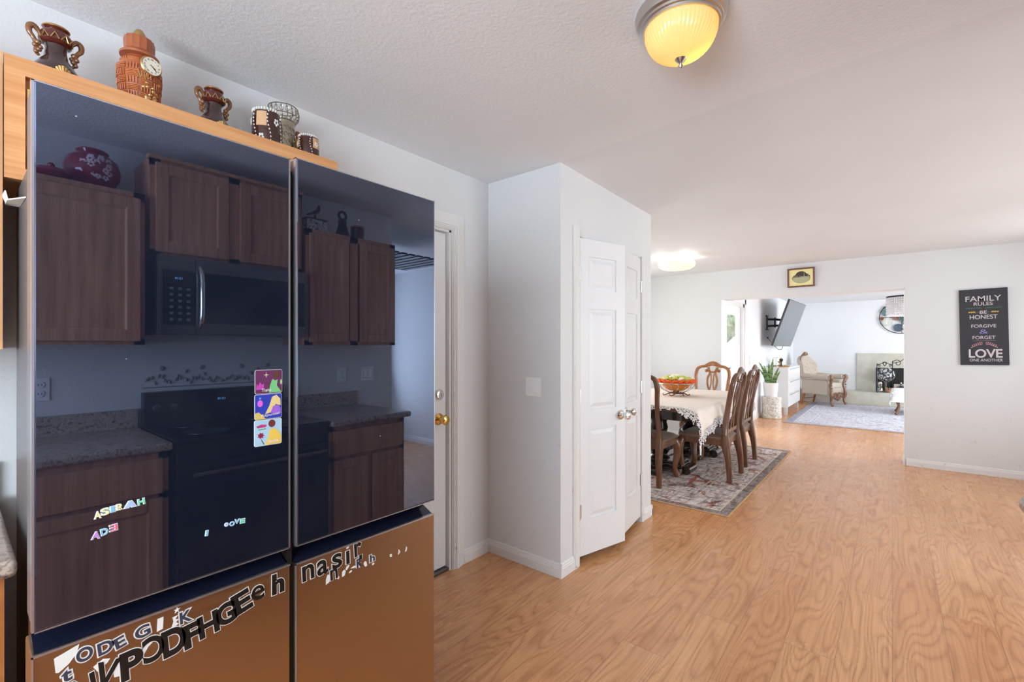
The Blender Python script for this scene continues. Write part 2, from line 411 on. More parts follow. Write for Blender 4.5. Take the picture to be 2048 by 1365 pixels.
# ceilings: the kitchen one is level, the dining one sinks a touch beyond the crease
cr = lambda y: XP + 0.0789 * (y - YP)
mb = MB(); z = 2.445
mb.add(([(-1.9, -3.7, z), (cr(-3.7), -3.7, z), (cr(3.6), 3.6, z), (-1.9, 3.6, z), (-1.9, -3.7, z + .1), (cr(-3.7), -3.7, z + .1), (cr(3.6), 3.6, z + .1), (-1.9, 3.6, z + .1)],
        [(0, 1, 2, 3), (4, 5, 6, 7), (0, 1, 5, 4), (1, 2, 6, 5), (2, 3, 7, 6), (3, 0, 4, 7)]))
mb.build('ceiling', 'ceiling', kind='structure', smooth=False)
mb = MB(); ya, yb = -3.7, 3.6
vs = []; 
for (xa, xb, zz) in ((cr(ya), cr(yb), 2.445), (3.6, 3.6, 2.421), (XF + .31, XF + .31, 2.424)):
    vs += [(xa, ya, zz), (xb, yb, zz), (xa, ya, zz + .1), (xb, yb, zz + .1)]
fs = []
for i in (0, 4): fs += [(i, i + 1, i + 5, i + 4), (i + 2, i + 3, i + 7, i + 6), (i, i + 4, i + 6, i + 2), (i + 1, i + 5, i + 7, i + 3)]
fs += [(0, 1, 3, 2), (8, 9, 11, 10)]
mb.add((vs, fs)); mb.build('ceiling', 'ceiling_smooth', kind='structure', smooth=False)
st('ceiling', [(XF + .31, -3.7, 2.44, 14.0, 2.3, 2.54)], 'wall_living')
# left kitchen wall with the back door opening
st('wall_left', [(-1.9, W, 0, 1.10, W + .14, 2.5), (1.10, W, 2.07, 1.945, W + .14, 2.5), (1.945, W, 0, 3.5, W + .14, 2.5)], 'wall')
# pantry closet
st('wall_pantry', [(XP, YP + .1, 0, XP + .1, W, 2.5), (XP, YP, 0, 2.475, YP + .1, 2.5), (2.475, YP, 2.055, 3.405, YP + .1, 2.5), (3.405, YP, 0, XE, YP + .1, 2.5), (3.5, YP + .1, 0, XE, 3.5, 2.5)], 'wall')
# far dining wall with the wide opening into the living room
OY0, OY1, OZ, OT = -0.109, 1.879, 2.028, 0.30
st('wall_far', [(XF, OY1, 0, XF + OT, 3.5, 2.5), (XF, OY0, OZ, XF + OT, OY1, 2.5), (XF, -3.5, 0, XF + OT, OY0, 2.5)], 'wall')
# walls out of the picture, with windows, some added for light
st('wall_back', [(-1.9, KW, 0, -1.8, -0.70, 2.5), (-1.9, 1.10, 0, -1.8, W, 2.5), (-1.9, -0.70, 0, -1.8, 1.10, 1.0), (-1.9, -0.70, 2.1, -1.8, 1.10, 2.5)], 'wall')
st('wall_right', [(-1.9, KW - .12, 0, 2.36, KW, 2.5)], 'wall')
st('wall_family', [(2.26, -3.6, 0, 2.36, KW - .12, 2.5), (2.36, -3.6, 0, 2.4, -3.5, 2.5), (4.05, -3.6, 0, 4.3, -3.5, 2.5), (2.4, -3.6, 0, 4.05, -3.5, 0.35), (2.4, -3.6, 2.35, 4.05, -3.5, 2.5)], 'wall')
st('wall_family_end', [(4.2, -3.5, 0, 4.3, -1.6, 2.5)], 'wall')
st('wall_dining_right', [(4.2, -1.7, 0, 4.8, -1.6, 2.5), (6.4, -1.7, 0, XF, -1.6, 2.5), (4.8, -1.7, 0, 6.4, -1.6, 0.6), (4.8, -1.7, 2.2, 6.4, -1.6, 2.5)], 'wall')
st('wall_dining_left', [(3.5, 3.4, 0, 4.45, 3.5, 2.5), (6.15, 3.4, 0, XF, 3.5, 2.5), (4.45, 3.4, 0, 6.15, 3.5, 0.7), (4.45, 3.4, 2.1, 6.15, 3.5, 2.5)], 'wall')
# living room
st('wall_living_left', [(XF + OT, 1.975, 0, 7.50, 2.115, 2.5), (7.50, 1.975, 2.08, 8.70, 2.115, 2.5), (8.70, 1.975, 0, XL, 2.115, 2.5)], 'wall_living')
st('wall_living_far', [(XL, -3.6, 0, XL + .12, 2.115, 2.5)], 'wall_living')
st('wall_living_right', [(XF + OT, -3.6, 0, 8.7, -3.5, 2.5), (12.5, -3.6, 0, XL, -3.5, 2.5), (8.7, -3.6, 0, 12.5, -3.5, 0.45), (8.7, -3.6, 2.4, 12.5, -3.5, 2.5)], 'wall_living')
# white painted lining round the wide opening
mb = MB(); mb.box((XF + .012, OY1 - .004, 0), (XF + OT, OY1 + .001, OZ)).box((XF + .012, OY0 - .001, 0), (XF + OT, OY0 + .004, OZ)).box((XF + .012, OY0, OZ - .004), (XF + OT, OY1, OZ + .001))
mb.build('trim_1', 'wall_living', kind='structure', smooth=False)
# baseboards (stepped profile)
def baseboard(name, p, q, inward, mat='trim', h=0.083):
    p, q = Vector((*p, 0)), Vector((*q, 0)); d = (q - p).normalized(); n = Vector((*inward, 0))
    prof = [(0, 0), (0.013, 0), (0.013, h * .62), (0.0105, h * .66), (0.0105, h * .74), (0.008, h * .8), (0.007, h * .93), (0.003, h), (0, h)]
    mb = MB(); L = (q - p).length; k = len(prof)
    vs = [p + n * a + Vector((0, 0, b)) for a, b in prof] + [q + n * a + Vector((0, 0, b)) for a, b in prof]
    mb.add((vs, [list(range(k))[::-1], list(range(k, 2 * k))] + [[i, (i + 1) % k, k + (i + 1) % k, k + i] for i in range(k)]))
    return mb.build(name, mat, kind='structure', smooth=False)
baseboard('baseboard_left', (2.048, W), (XP, W), (0, -1))
baseboard('baseboard_pantry', (XP, W), (XP, YP - .0125), (-1, 0))
baseboard('baseboard_pantry', (XP - .0002, YP), (2.425, YP), (0, -1))
baseboard('baseboard_pantry', (3.455, YP), (XE + .013, YP), (0, -1))
baseboard('baseboard_pantry', (XE, YP - .013), (XE, 3.4), (1, 0))
baseboard('baseboard_far', (XF, -1.6), (XF, OY0 - .013), (-1, 0))
baseboard('baseboard_far', (XF, OY1), (XF, 3.4), (-1, 0))
baseboard('baseboard_opening', (XF - .013, OY0), (XF + OT, OY0), (0, 1))
baseboard('baseboard_living', (8.78, 1.975), (13.39, 1.975), (0, -1))
baseboard('baseboard_family', (4.2, -3.5), (4.2, -1.6), (-1, 0))
# window frames in the unseen openings
def window_frame(name, x0, y0, z0, x1, y1, z1, axis):
    mb = MB(); t = .05
    if axis == 'x':   # opening in a wall whose plane is x=const
        mb.box((x0, y0, z0), (x1, y0 + t, z1)).box((x0, y1 - t, z0), (x1, y1, z1)).box((x0, y0, z0), (x1, y1, z0 + t)).box((x0, y0, z1 - t), (x1, y1, z1)); ym = (y0 + y1) / 2
        mb.box((x0, ym - .02, z0), (x1, ym + .02, z1))
    else:
        mb.box((x0, y0, z0), (x0 + t, y1, z1)).box((x1 - t, y0, z0), (x1, y1, z1)).box((x0, y0, z0), (x1, y1, z0 + t)).box((x0, y0, z1 - t), (x1, y1, z1)); xm = (x0 + x1) / 2
        mb.box((xm - .02, y0, z0), (xm + .02, y1, z1))
    mb.build(name, 'white', kind='structure', smooth=False)
window_frame('window_1', -1.87, -.70, 1.0, -1.83, 1.10, 2.1, 'x')
window_frame('window_2', 2.4, -3.57, .35, 4.05, -3.53, 2.35, 'y')
window_frame('added_window_3', 4.8, -1.67, .6, 6.4, -1.63, 2.2, 'y')  # frame of the added right-hand dining window
window_frame('added_window_4', 4.45, 3.43, .7, 6.15, 3.47, 2.1, 'y')  # frame of the added left-hand dining window
window_frame('window_5', 8.7, -3.57, .45, 12.5, -3.53, 2.4, 'y')
# dropped soffit past the end of the kitchen wall, slatted underneath, seen only in the fridge glass
st('trim_2', [(2.36, KW - .95, 2.2, 3.2, KW - .85, 2.30)], 'white')
mb = MB()
for i in range(9): mb.box((2.38 + i * .09, KW - .85, 2.185), (2.44 + i * .09, KW - .12, 2.20))
mb.build('trim_3', 'fridge_dark', kind='structure', smooth=False)

# ------------------------------------------------------------------ back door in the left wall
d1 = thing('door_1', (1.515, W, 0), None, None); d1['kind'] = 'structure'
def rel(o, x, y, z): return (x - o.location.x, y - o.location.y, z - o.location.z)
mb = MB()
ox, oy = 1.515, W
for (a, b, t) in ((.0, .10, .010), (.018, .094, .016), (.04, .085, .021), (.055, .075, .026)):
    # one mitred U-shaped band per step of the moulding; a, b measured inwards from the outer edge
    xo0, xi0, xi1, xo1 = 1.0 + a - ox, 1.0 + b - ox, 2.048 - b - ox, 2.048 - a - ox; zo, zi = 2.168 - a, 2.168 - b
    poly = [(xo0, 0), (xo0, zo), (xo1, zo), (xo1, 0), (xi1, 0), (xi1, zi), (xi0, zi), (xi0, 0)]
    vs = [(x, -t, z) for x, z in poly] + [(x, -.0005, z) for x, z in poly]
    fq = [(0, 1, 6, 7), (1, 2, 5, 6), (2, 3, 4, 5)]
    mb.add((vs, fq + [tuple(8 + q for q in f[::-1]) for f in fq] + [(q, (q + 1) % 8, 8 + (q + 1) % 8, 8 + q) for q in range(8)]))
mb.build('door_frame', 'trim', d1, smooth=False)
mb = MB(); mb.box((1.945 - ox - .012, .0, 0), (1.945 - ox, .13, 2.07)).box((1.10 - ox, 0, 0), (1.112 - ox, .13, 2.07)).box((1.10 - ox, 0, 2.055), (1.945 - ox, .13, 2.07))
mb.build('door_jamb', 'trim', d1, smooth=False)
mb = MB(); mb.box((1.116 - ox, .025, .025), (1.925 - ox, .065, 2.05), .003)
for (xa, xb, za, zb) in ((1.22, 1.47, .15, .80), (1.56, 1.81, .15, .80), (1.22, 1.47, .98, 1.65), (1.56, 1.81, .98, 1.65), (1.22, 1.47, 1.74, 1.93), (1.56, 1.81, 1.74, 1.93)):
    mb.box((xa - ox, .014, za), (xb - ox, .03, zb), .008)
leaf = mb.build('door_leaf', 'door', d1)
KN = [(0, 0), (.034, 0), (.035, .006), (.028, .012), (.014, .016), (.012, .034), (.020, .042), (.028, .052), (.030, .062), (.026, .070), (.014, .075), (0, .076)]
mb = MB(); mb.lathe(KN, (0, 0, 0), 24, T(1.868 - ox, .025, .925) @ R(PI / 2, 'X')); mb.build('door_knob', 'brass', d1, label='polished brass door knob')
mb = MB(); mb.lathe([(0, 0), (.032, 0), (.032, .010), (.026, .018), (.018, .020), (.017, .026), (0, .027)], (0, 0, 0), 24, T(1.868 - ox, .025, 1.072) @ R(PI / 2, 'X')).box((-.003, -.006, -.010), (.003, 0, .010), 0, 2, T(1.868 - ox, -.001, 1.072))
mb.build('deadbolt', 'chrome', d1, label='silver deadbolt cylinder')
mb = MB(); mb.box((1.112 - ox, .0, 0), (1.93 - ox, .12, .018), .003); mb.build('threshold', 'steel', d1)

# ------------------------------------------------------------------ pantry double door
def pantry_leaf(name, hinge, ang, sgn):
    """leaf of width .44 swinging about the hinge; local +x points from hinge to free edge, outer face towards -y"""
    d = thing(name, (hinge[0], hinge[1], 0), None, None, ang); d['kind'] = 'structure'
    w = .425; t = .034
    mb = MB(); q = sgn  # direction of leaf along local x
    def bx(x0, y0, z0, x1, y1, z1, bv=0): mb.box((q * x0, y0, z0), (q * x1, y1, z1), bv)
    bx(.003, .008, .05, w, t, 2.04)
    # stiles and rails standing proud of the field
    s = .085; rails = [(.05, .27), (.84, .96), (1.60, 1.72), (1.93, 2.04)]
    bx(.003, 0, .05, s, .01, 2.04); bx(w - s, 0, .05, w, .01, 2.04)
    for a, b in rails: bx(s, 0, a, w - s, .01, b)
    # raised panels with sloping margins
    for a, b in ((.27, .84), (.96, 1.60), (1.72, 1.93)):
        x0, x1 = s + .012, w - s - .012; a2, b2 = a + .012, b - .012; m_ = .028
        P8 = [(q * x0, .0095, a2), (q * x1, .0095, a2), (q * x1, .0095, b2), (q * x0, .0095, b2), (q * (x0 + m_), .001, a2 + m_), (q * (x1 - m_), .001, a2 + m_), (q * (x1 - m_), .001, b2 - m_), (q * (x0 + m_), .001, b2 - m_)]
        mb.add((P8, [(4, 5, 6, 7), (0, 1, 5, 4), (1, 2, 6, 5), (2, 3, 7, 6), (3, 0, 4, 7)]))
    lf = mb.build('door_leaf', 'door', d, smooth=False)
    mb = MB(); mb.lathe([(r * .92, z_) for r, z_ in KN], (0, 0, 0), 24, T(q * (w - .045), 0.0, .905) @ R(PI / 2, 'X')); mb.build('door_knob', 'chrome', d, label='round chrome knob')
    for z_ in (.33, 1.05, 1.82):
        mb = MB(); mb.sweep([(0, -.006, z_ - .045), (0, -.006, z_ + .045)], .006, (0, 1, 0), 8)
        mb.box((q * .002, -.002, z_ - .042), (q * .020, .001, z_ + .042)).box((-q * .016, -.002, z_ - .042), (-q * .004, .001, z_ + .042)); mb.build('hinge', 'nickel', d)
pantry_leaf('door_2', (2.487, YP - .002), math.atan2(1.398 - YP, 2.893 - 2.487), 1)
pantry_leaf('door_3', (3.396, YP - .002), math.atan2(YP - 1.449, 3.396 - 2.985), -1)
mb = MB()
for (a, b) in ((2.418, 2.478), (3.404, 3.452)):
    mb.box((a, YP - .014, 0), (b, YP, 2.104 if a < 3 else 2.06), .003)
    mb.box((a + .008, YP - .018, 0), (a + .022, YP, 2.10 if a < 3 else 2.055), .002)
mb.box((2.475, YP, 0), (2.483, YP + .1, 2.055)).box((3.40, YP, 0), (3.406, YP + .1, 2.055)).box((2.475, YP, 2.047), (3.405, YP + .1, 2.056))
mb.build('trim_4', 'trim', kind='structure')
# light switch on the side of the pantry
sw = thing('light_switch', (XP, 1.705, 1.112), 'white double rocker light switch on the pantry side wall left of the double door', 'light switch')
mb = MB(); mb.box((-.006, -.058, -.058), (0, .058, .058), .003); mb.build('switch_plate', 'white', sw)
for s_ in (-1, 1):
    mb = MB(); mb.box((-.010, s_ * .023 - .016, -.033), (-.005, s_ * .023 + .016, .033), .002); mb.build('rocker', 'gloss_white', sw)
# ------------------------------------------------------------------ patio door of the living room, seen at a slant
d4 = thing('door_4', (8.1, 1.975, 0), None, None); d4['kind'] = 'structure'
mb = MB(); mb.box((-.60, .0, 0), (-.545, .12, 2.08)).box((.545, 0, 0), (.60, .12, 2.08)).box((-.6, 0, 2.02), (.6, .12, 2.08)).box((-.68, -.015, 0), (-.60, 0, 2.16)).box((.60, -.015, 0), (.68, 0, 2.16)).box((-.68, -.015, 2.08), (.68, 0, 2.16))
mb.build('door_frame', 'gloss_white', d4, smooth=False)
mb = MB(); mb.box((-.54, .05, .02), (-.43, .09, 2.01)).box((.40, .05, .02), (.54, .09, 2.01)).box((-.43, .05, .02), (.40, .09, .22)).box((-.43, .05, 1.88), (.40, .09, 2.01))
lf4 = mb.build('door_leaf', 'white', d4, smooth=False)
gm, gnt, gb = new_mat('clear_glass'); G = NB(gnt); tr = G.n('BsdfTransparent'); gg = G.n('BsdfGlossy', Roughness=0.02); lw = G.n('LayerWeight', Blend=0.5); frv = G.m('MULTIPLY', G.m('POWER', lw.outputs['Facing'], 4.0), 0.5)
gx = G.n('MixShader', Fac=frv, i1=tr.outputs[0], i2=gg.outputs[0]); gnt.links.new(gx.outputs[0], gnt.nodes['Material Output'].inputs[0]); M['glass'] = gm
mb = MB(); mb.box((-.43, .065, .22), (.40, .072, 1.88)); mb.build('pane', 'glass', lf4, smooth=False)
mb = MB(); mb.box((-.51, .02, .96), (-.47, .05, 1.12), .004).sweep([(-.49, .03, 1.02), (-.49, -.03, 1.02), (-.40, -.035, 1.02)], .008, (0, 0, 1), 8); mb.build('door_handle', 'iron', d4)
# garden beyond the patio door
def foliage_mat():
    m, nt, b = new_mat('garden_leaves'); B = NB(nt); n = B.n('TexNoise', Vector=B.coord('Object'), Scale=9.0, Detail=4.0)
    B.put(b.inputs['Base Color'], B.mix(B.mapr(n.outputs['Fac'], .35, .65), srgb(110, 126, 88), srgb(190, 196, 160))); b.inputs['Roughness'].default_value = .7; return m
M['leaf_far'] = foliage_mat()
mb = MB()
for i in range(14):
    a = random.random() * 2 * PI; r = random.random() * .5
    mb.ball((12.1 + r * math.cos(a), 3.25 + r * math.sin(a), 1.65 + random.random() * .6), .22 + random.random() * .12, 8)
bush = mb.build('garden_shrub', 'leaf_far', label='green shrub outside, glimpsed through the white patio door of the living room', cat='shrub', loc=(12.1, 3.25, 0))
mb = MB(); mb.sweep([(0, 0, -.1), (0.02, 0, 1.6)], .06, (1, 0, 0), 8)
mb.build('stem', 'walnut', bush)
mb = MB(); mb.box((3.7, 2.3, -.12), (14, 6.0, -.02)); mb.build('ground', plain('patio_concrete', srgb(190, 186, 178), .8), kind='structure', smooth=False)

# ================================================================== KITCHEN
def raised_door(name, x0, x1, z0, z1, y, out, mat, parent, knob=None, o0=(0, 0, 0)):
    """cabinet door with frame and recessed panel; out=-1 faces -Y, +1 faces +Y. coordinates relative to o0"""
    mb = MB(); s = .055; t = .02
    X = lambda v: v - o0[0]; Y_ = lambda v: v - o0[1]; Z_ = lambda v: v - o0[2]
    yf = y + out * t
    mb.box((X(x0), Y_(y), Z_(z0)), (X(x0 + s), Y_(yf), Z_(z1)), .004).box((X(x1 - s), Y_(y), Z_(z0)), (X(x1), Y_(yf), Z_(z1)), .004)
    mb.box((X(x0 + s), Y_(y), Z_(z0)), (X(x1 - s), Y_(yf), Z_(z0 + s)), .004).box((X(x0 + s), Y_(y), Z_(z1 - s)), (X(x1 - s), Y_(yf), Z_(z1)), .004)
    mb.box((X(x0 + s - .002), Y_(y), Z_(z0 + s - .002)), (X(x1 - s + .002), Y_(y + out * .010), Z_(z1 - s + .002)))
    # bead between frame and panel
    for a, b, c, d in ((x0 + s, z0 + s, x1 - s, z0 + s), (x0 + s, z1 - s, x1 - s, z1 - s), (x0 + s, z0 + s, x0 + s, z1 - s), (x1 - s, z0 + s, x1 - s, z1 - s)):
        mb.sweep([(X(a), Y_(y + out * .012), Z_(b)), (X(c), Y_(y + out * .012), Z_(d))], .006, (0, 1, 0), 6)
    return mb.build(name, mat, parent)
# --- cabinet over the refrigerator
C = (0.55, 1.92, 1.80)
cab = thing('overhead_cabinet', C, 'honey oak wall cabinet above the black refrigerator carrying the ornaments', 'cabinet')
mb = MB(); mb.box((.092 - C[0], 1.78 - C[1], 0), (1.012 - C[0], W - .002 - C[1], .32 - .0)); mb.build('body', 'oak', cab, smooth=False)
mb = MB(); f0 = 1.762 - C[1]; f1 = 1.782 - C[1]
mb.box((.090 - C[0], f0, .0), (.128 - C[0], f1, .32)).box((.975 - C[0], f0, .0), (1.014 - C[0], f1, .32)).box((.128 - C[0], f0, .275), (.975 - C[0], f1, .321)).box((.128 - C[0], f0, .0), (.975 - C[0], f1, .03)).box((.53 - C[0], f0, .03), (.57 - C[0], f1, .275))
mb.build('face_frame', 'oak', cab, smooth=False)
for (a, b) in ((.136, .53), (.565, .965)): raised_door('door', a, b, 1.815, 2.068, 1.762, -1, 'oak_v', cab, o0=C)
for z_ in (1.87, 2.02):
    mb = MB(); mb.box((.131 - C[0], 1.752 - C[1], z_ - .02 - C[2]), (.139 - C[0], 1.762 - C[1], z_ + .02 - C[2]), .001); mb.build('hinge', 'brass', cab)
# --- upper cabinet left of the refrigerator
C = (-.25, 1.92, 1.356)
cab = thing('wall_cabinet', C, 'tall honey oak wall cabinet at the left edge, beside the refrigerator above the counter', 'cabinet')
mb = MB(); mb.box((-.60 - C[0], 1.78 - C[1], 0), (.086 - C[0], W - .002 - C[1], .764)); mb.build('body', 'oak_v', cab, smooth=False)
mb = MB(); f0 = 1.762 - C[1]; f1 = 1.782 - C[1]
mb.box((.045 - C[0], f0, 0), (.088 - C[0], f1, .764)).box((-.60 - C[0], f0, 0), (-.55 - C[0], f1, .764)).box((-.55 - C[0], f0, .72), (.045 - C[0], f1, .764)).box((-.55 - C[0], f0, 0), (.045 - C[0], f1, .03)); mb.build('face_frame', 'oak_v', cab, smooth=False)
raised_door('door', -.57, -.27, 1.375, 2.085, 1.762, -1, 'oak_v', cab, o0=C); raised_door('door', -.26, .052, 1.375, 2.085, 1.762, -1, 'oak_v', cab, o0=C)
# --- base cabinet, counter and splash on the left
C = (-.4, 1.76, 0)
cab = thing('base_cabinet', C, 'orange oak base cabinet under the speckled counter left of the refrigerator', 'cabinet')
mb = MB(); mb.box((-1.2 - C[0], 1.475 - C[1], .10), (.070 - C[0], W - .002 - C[1], .878)).box((-1.2 - C[0], 1.53 - C[1], 0), (.06 - C[0], W - .01 - C[1], .10)); mb.build('body', 'oak_d', cab, smooth=False)
mb = MB(); mb.box((.03 - C[0], 1.457 - C[1], .10), (.075 - C[0], 1.476 - C[1], .878)).box((-1.2 - C[0], 1.457 - C[1], .845), (.03 - C[0], 1.476 - C[1], .878)); mb.build('face_frame', 'oak_d', cab, smooth=False)
raised_door('door', -.42, .038, .12, .68, 1.457, -1, 'oak_d', cab, o0=C)
mb = MB(); mb.box((-.42 - C[0], 1.437 - C[1], .70), (.038 - C[0], 1.457 - C[1], .84), .004); mb.build('drawer', 'oak_d', cab)
mb = MB(); mb.box((-1.2, 1.415, .880), (.092, W - .002, .918), .012, 3).box((-1.2, W - .022, .916), (.088, W - .002, 1.02), .004)
mb.build('countertop', 'granite', label='speckled stone-look countertop with splash at the lower left, left of the refrigerator', cat='countertop', loc=(-.5, 1.75, .88))
# --- refrigerator
FX0, FX1, FY = .090, .996, 1.140
C = (.543, 1.50, 0)
fr_ = thing('refrigerator', C, 'large four-door refrigerator with black mirror upper doors and bronze steel lower doors', 'refrigerator')
def fb(mb, x0, y0, z0, x1, y1, z1, bv=0, seg=2): return mb.box((x0 - C[0], y0 - C[1], z0), (x1 - C[0], y1 - C[1], z1), bv, seg)
mb = MB(); fb(mb, .118, 1.245, .03, .985, 1.86, 1.79, .006); mb.build('body', 'fridge_side', fr_)
mb = MB(); fb(mb, .14, 1.25, 0, .97, 1.80, .035); fb(mb, .12, 1.19, .01, .98, 1.25, .06); mb.build('base_grille', 'black', fr_, smooth=False)
for hx0 in (.13, .86): mb = MB(); fb(mb, hx0, 1.25, 1.7905, hx0 + .11, 1.36, 1.815, .004); mb.build('hinge_cover', 'black', fr_)
def upper_door(x0, x1, z0, z1, handle_left):
    mb = MB(); fb(mb, x0 + .002, FY + .010, z0 + .002, x1 - .002, 1.238, z1 - .001, .004)
    d = mb.build('upper_door', 'fridge_side', fr_)
    mb = MB(); fb(mb, x0 + .003, FY, z0 + .003, x1 - .003, FY + .011, z1 - .002, .0025); mb.build('glass_panel', 'fglass', d, smooth=False)
    mb = MB()
    e = .0035
    fb(mb, x0, FY + .001, z0, x0 + e, FY + .013, z1); fb(mb, x1 - e, FY + .001, z0, x1, FY + .013, z1); fb(mb, x0, FY + .001, z0, x1, FY + .013, z0 + e * .7); fb(mb, x0, FY + .001, z1 - e * .6, x1, FY + .013, z1)
    mb.build('edge_strip', 'edge_metal', d, smooth=False)
upper_door(FX0, .532, .868, 1.824, False)
upper_door(.545, FX1, .866, 1.832, True)
mb = MB(); fb(mb, .5325, 1.16, .10, .5445, 1.24, 1.80); mb.build('centre_gap', 'black', fr_, smooth=False)
def lower_door(x0, x1, zt):
    mb = MB(); fb(mb, x0, FY + .004, .065, x1, 1.238, zt, .003); d = mb.build('lower_door', 'bronze_steel', fr_)
    mb = MB(); fb(mb, x0, FY + .001, zt - .0035, x1, FY + .006, zt + .0005); fb(mb, x0, FY + .001, .065, x0 + .0025, FY + .006, zt); mb.build('edge_strip', 'edge_metal', d, smooth=False)
    # sloping finger recess between the doors
    p = [(FY + .012, zt), (FY + .055, zt + .018), (FY + .055, .862), (1.238, .862), (1.238, zt)]
    mb = MB(); n = len(p)
    vs = [(x0 + .004 - C[0], a - C[1], b) for a, b in p] + [(x1 - .004 - C[0], a - C[1], b) for a, b in p]
    mb.add((vs, [list(range(n)), list(range(n, 2 * n))[::-1]] + [[i, (i + 1) % n, n + (i + 1) % n, n + i] for i in range(n)]))
    mb.build('handle_recess', 'fridge_dark', d, smooth=False)
lower_door(FX0, .532, .829); lower_door(.545, FX1, .824)

# --- letters and cards stuck on the refrigerator
M['ink'] = plain('matt_black_vinyl', (0.008, 0.008, 0.008, 1), .35); M['backing'] = plain('white_paper_backing', (.72, .72, .70, 1), .6)
M['torn'] = plain('torn_white_paper', (.75, .75, .72, 1), .8, bump=(400, .3, .001)); M['navy_foam'] = plain('navy_ink', srgb(52, 56, 72), .5)
def letter(ch, x, z, h, rot, mat, cat_, label, group, w=None, bold=.03, border=.022, bmat='backing', mirror=False, y=FY + .0035, thick=.0006, name='letter_sticker', shear=0.0):
    o = thing(name, (x, y, z), label, cat_, group=group)
    mt = R(PI / 2, 'X') @ R(math.radians(rot), 'Z') @ (Matrix.Diagonal((-1, 1, 1, 1)) if mirror else Matrix.Identity(4))
    if shear: mt = mt @ Matrix(((1, shear, 0, 0), (0, 1, 0, 0), (0, 0, 1, 0), (0, 0, 0, 1)))
    mb = MB(); put_text(mb, ch, h, mt @ T(0, 0, thick), thick * .6, bold, w); mb.build('letter_face', mat, o, smooth=False)
    if border: mb = MB(); put_text(mb, ch, h, mt, thick, bold + border, w); mb.build('letter_border', bmat, o, smooth=False)
    return o
G1 = 'black letter stickers on the left lower door'
for ch, x, z, h, rot, w in (('P', .2265, .746, .050, 3, .030), ('D', .295, .757, .050, 5, .036), ('F', .3265, .754, .046, 6, .026), ('H', .357, .762, .044, 7, .034), ('G', .391, .770, .044, 8, .035), ('E', .4235, .782, .044, 14, .032), ('e', .458, .789, .032, 4, .026), ('h', .504, .793, .044, 0, .024)):
    letter(ch, x, z, h, rot, 'ink', 'sticker', f'large black {"lowercase" if ch.islower() else "capital"} letter {ch} sticker on the left bronze lower door', G1, w, .012 if ch == 'e' else .042, .024)
letter('C', .2605, .759, .048, 4, 'ink', 'sticker', 'large black torn letter like a backwards C between large letters P and D', G1, .032, .03, mirror=True)
letter('V', .188, .745, .048, -12, 'ink', 'sticker', 'big black slanted letter stroke with torn white top, just left of the large P', G1, .030, .03)
letter('N', .158, .736, .044, 8, 'ink', 'sticker', 'big black letter N cut by the photo bottom, leftmost of the large black letters', G1, .030, .03)
G2 = 'small grey-inked letter stickers on the left lower door'
for ch, x, z, h, rot, w, lab in (('t', .1345, .773, .018, 4, .012, 'small dark letter t with thick white edge at the lower left of the bronze door'), ('O', .158, .800, .024, 4, .021, 'small dark letter O with white edge right of the torn white wedge'), ('D', .187, .798, .022, 6, .020, 'small dark letter D with white edge right of the small O'), ('E', .2085, .797, .020, 14, .014, 'small dark letter E with torn white top right of the small D'), ('G', .243, .801, .022, 8, .022, 'small dark letter G with white edge above the large O on the left bronze door'), ('K', .3145, .798, .023, 4, .018, 'small dark letter K with white edge above the large F on the left bronze door')):
    letter(ch, x, z, h, rot, 'navy_foam', 'sticker', lab, G2, w, .03, .06)
G3 = 'torn white scraps of stickers on the refrigerator'
def scrap(poly, x, z, label, k=.001):
    o_mb = MB(); o_mb.prism([(a * k, b * k) for a, b in poly], .0006, T(x, FY + .0038, z) @ R(PI / 2, 'X'))
    return o_mb.build('paper_scrap', 'torn', smooth=False, label=label, cat='sticker', group=G3, loc=(x, FY + .0035, z))
scrap([(-16, 12), (-2, 16), (17, 22), (14, 8), (4, -6), (-10, -16), (-14, -14)], .134, .800, 'white torn paper wedge starting the upper letter row on the left bronze door')
scrap([(-5, -13), (5, -11), (6, 13), (-4, 12)], .271, .802, 'white torn upright strip right of the small G on the left bronze door')
scrap([(-4, -14), (6, -8), (1, -3), (6, 1), (0, 4), (5, 10), (-5, 9), (-3, 0), (-6, -10)], .297, .797, 'ragged white torn letter touching the small K on the left bronze door')
scrap([(0, 6), (1.5, 1.5), (6, 2), (2, -1), (4, -6), (0, -3), (-4, -6), (-2.5, -1), (-6, 2), (-1.5, 1.5)], .300, .8185, 'tiny white star-shaped scrap above the small K on the left bronze door')
scrap([(-12, -12), (-2, 8), (13, 16), (14, 6), (2, -4), (-4, -14)], .250, .770, 'white torn top left of the large half O on the left bronze door')
scrap([(-8, -14), (5, -17), (3, 0), (6, 12), (-1, 14), (-10, 2)], .208, .748, 'white torn left side of the large P on the left bronze door')
scrap([(-12, 4), (-6, -8), (8, 2), (12, 8), (2, 12)], .182, .7655, 'white torn top of the slanted black stroke left of the large P')
G4 = 'black letter stickers on the right lower door'
for ch, x, z, h, rot, w in (('n', .578, .791, .036, 3, .028), ('a', .616, .790, .036, 3, .027), ('s', .657, .792, .036, 3, .025), ('r', .719, .801, .034, 4, .020)):
    letter(ch, x, z, h, rot, 'ink', 'sticker', f'black letter {ch} of the row of lowercase letters on the right bronze lower door', G4, w, .02)
letter('l', .6885, .790, .036, 2, 'ink', 'sticker', 'black dotless letter i stroke between s and r on the right bronze door', G4, .010, .0)
letter('n', .648, .760, .026, 4, 'ink', 'sticker', 'small torn black letter n below the letter s on the right bronze door', G4, .019, .02)
letter('l', .7275, .777, .013, 0, 'ink', 'sticker', 'short black stub below the letter r on the right bronze door', G4, .009, .0)
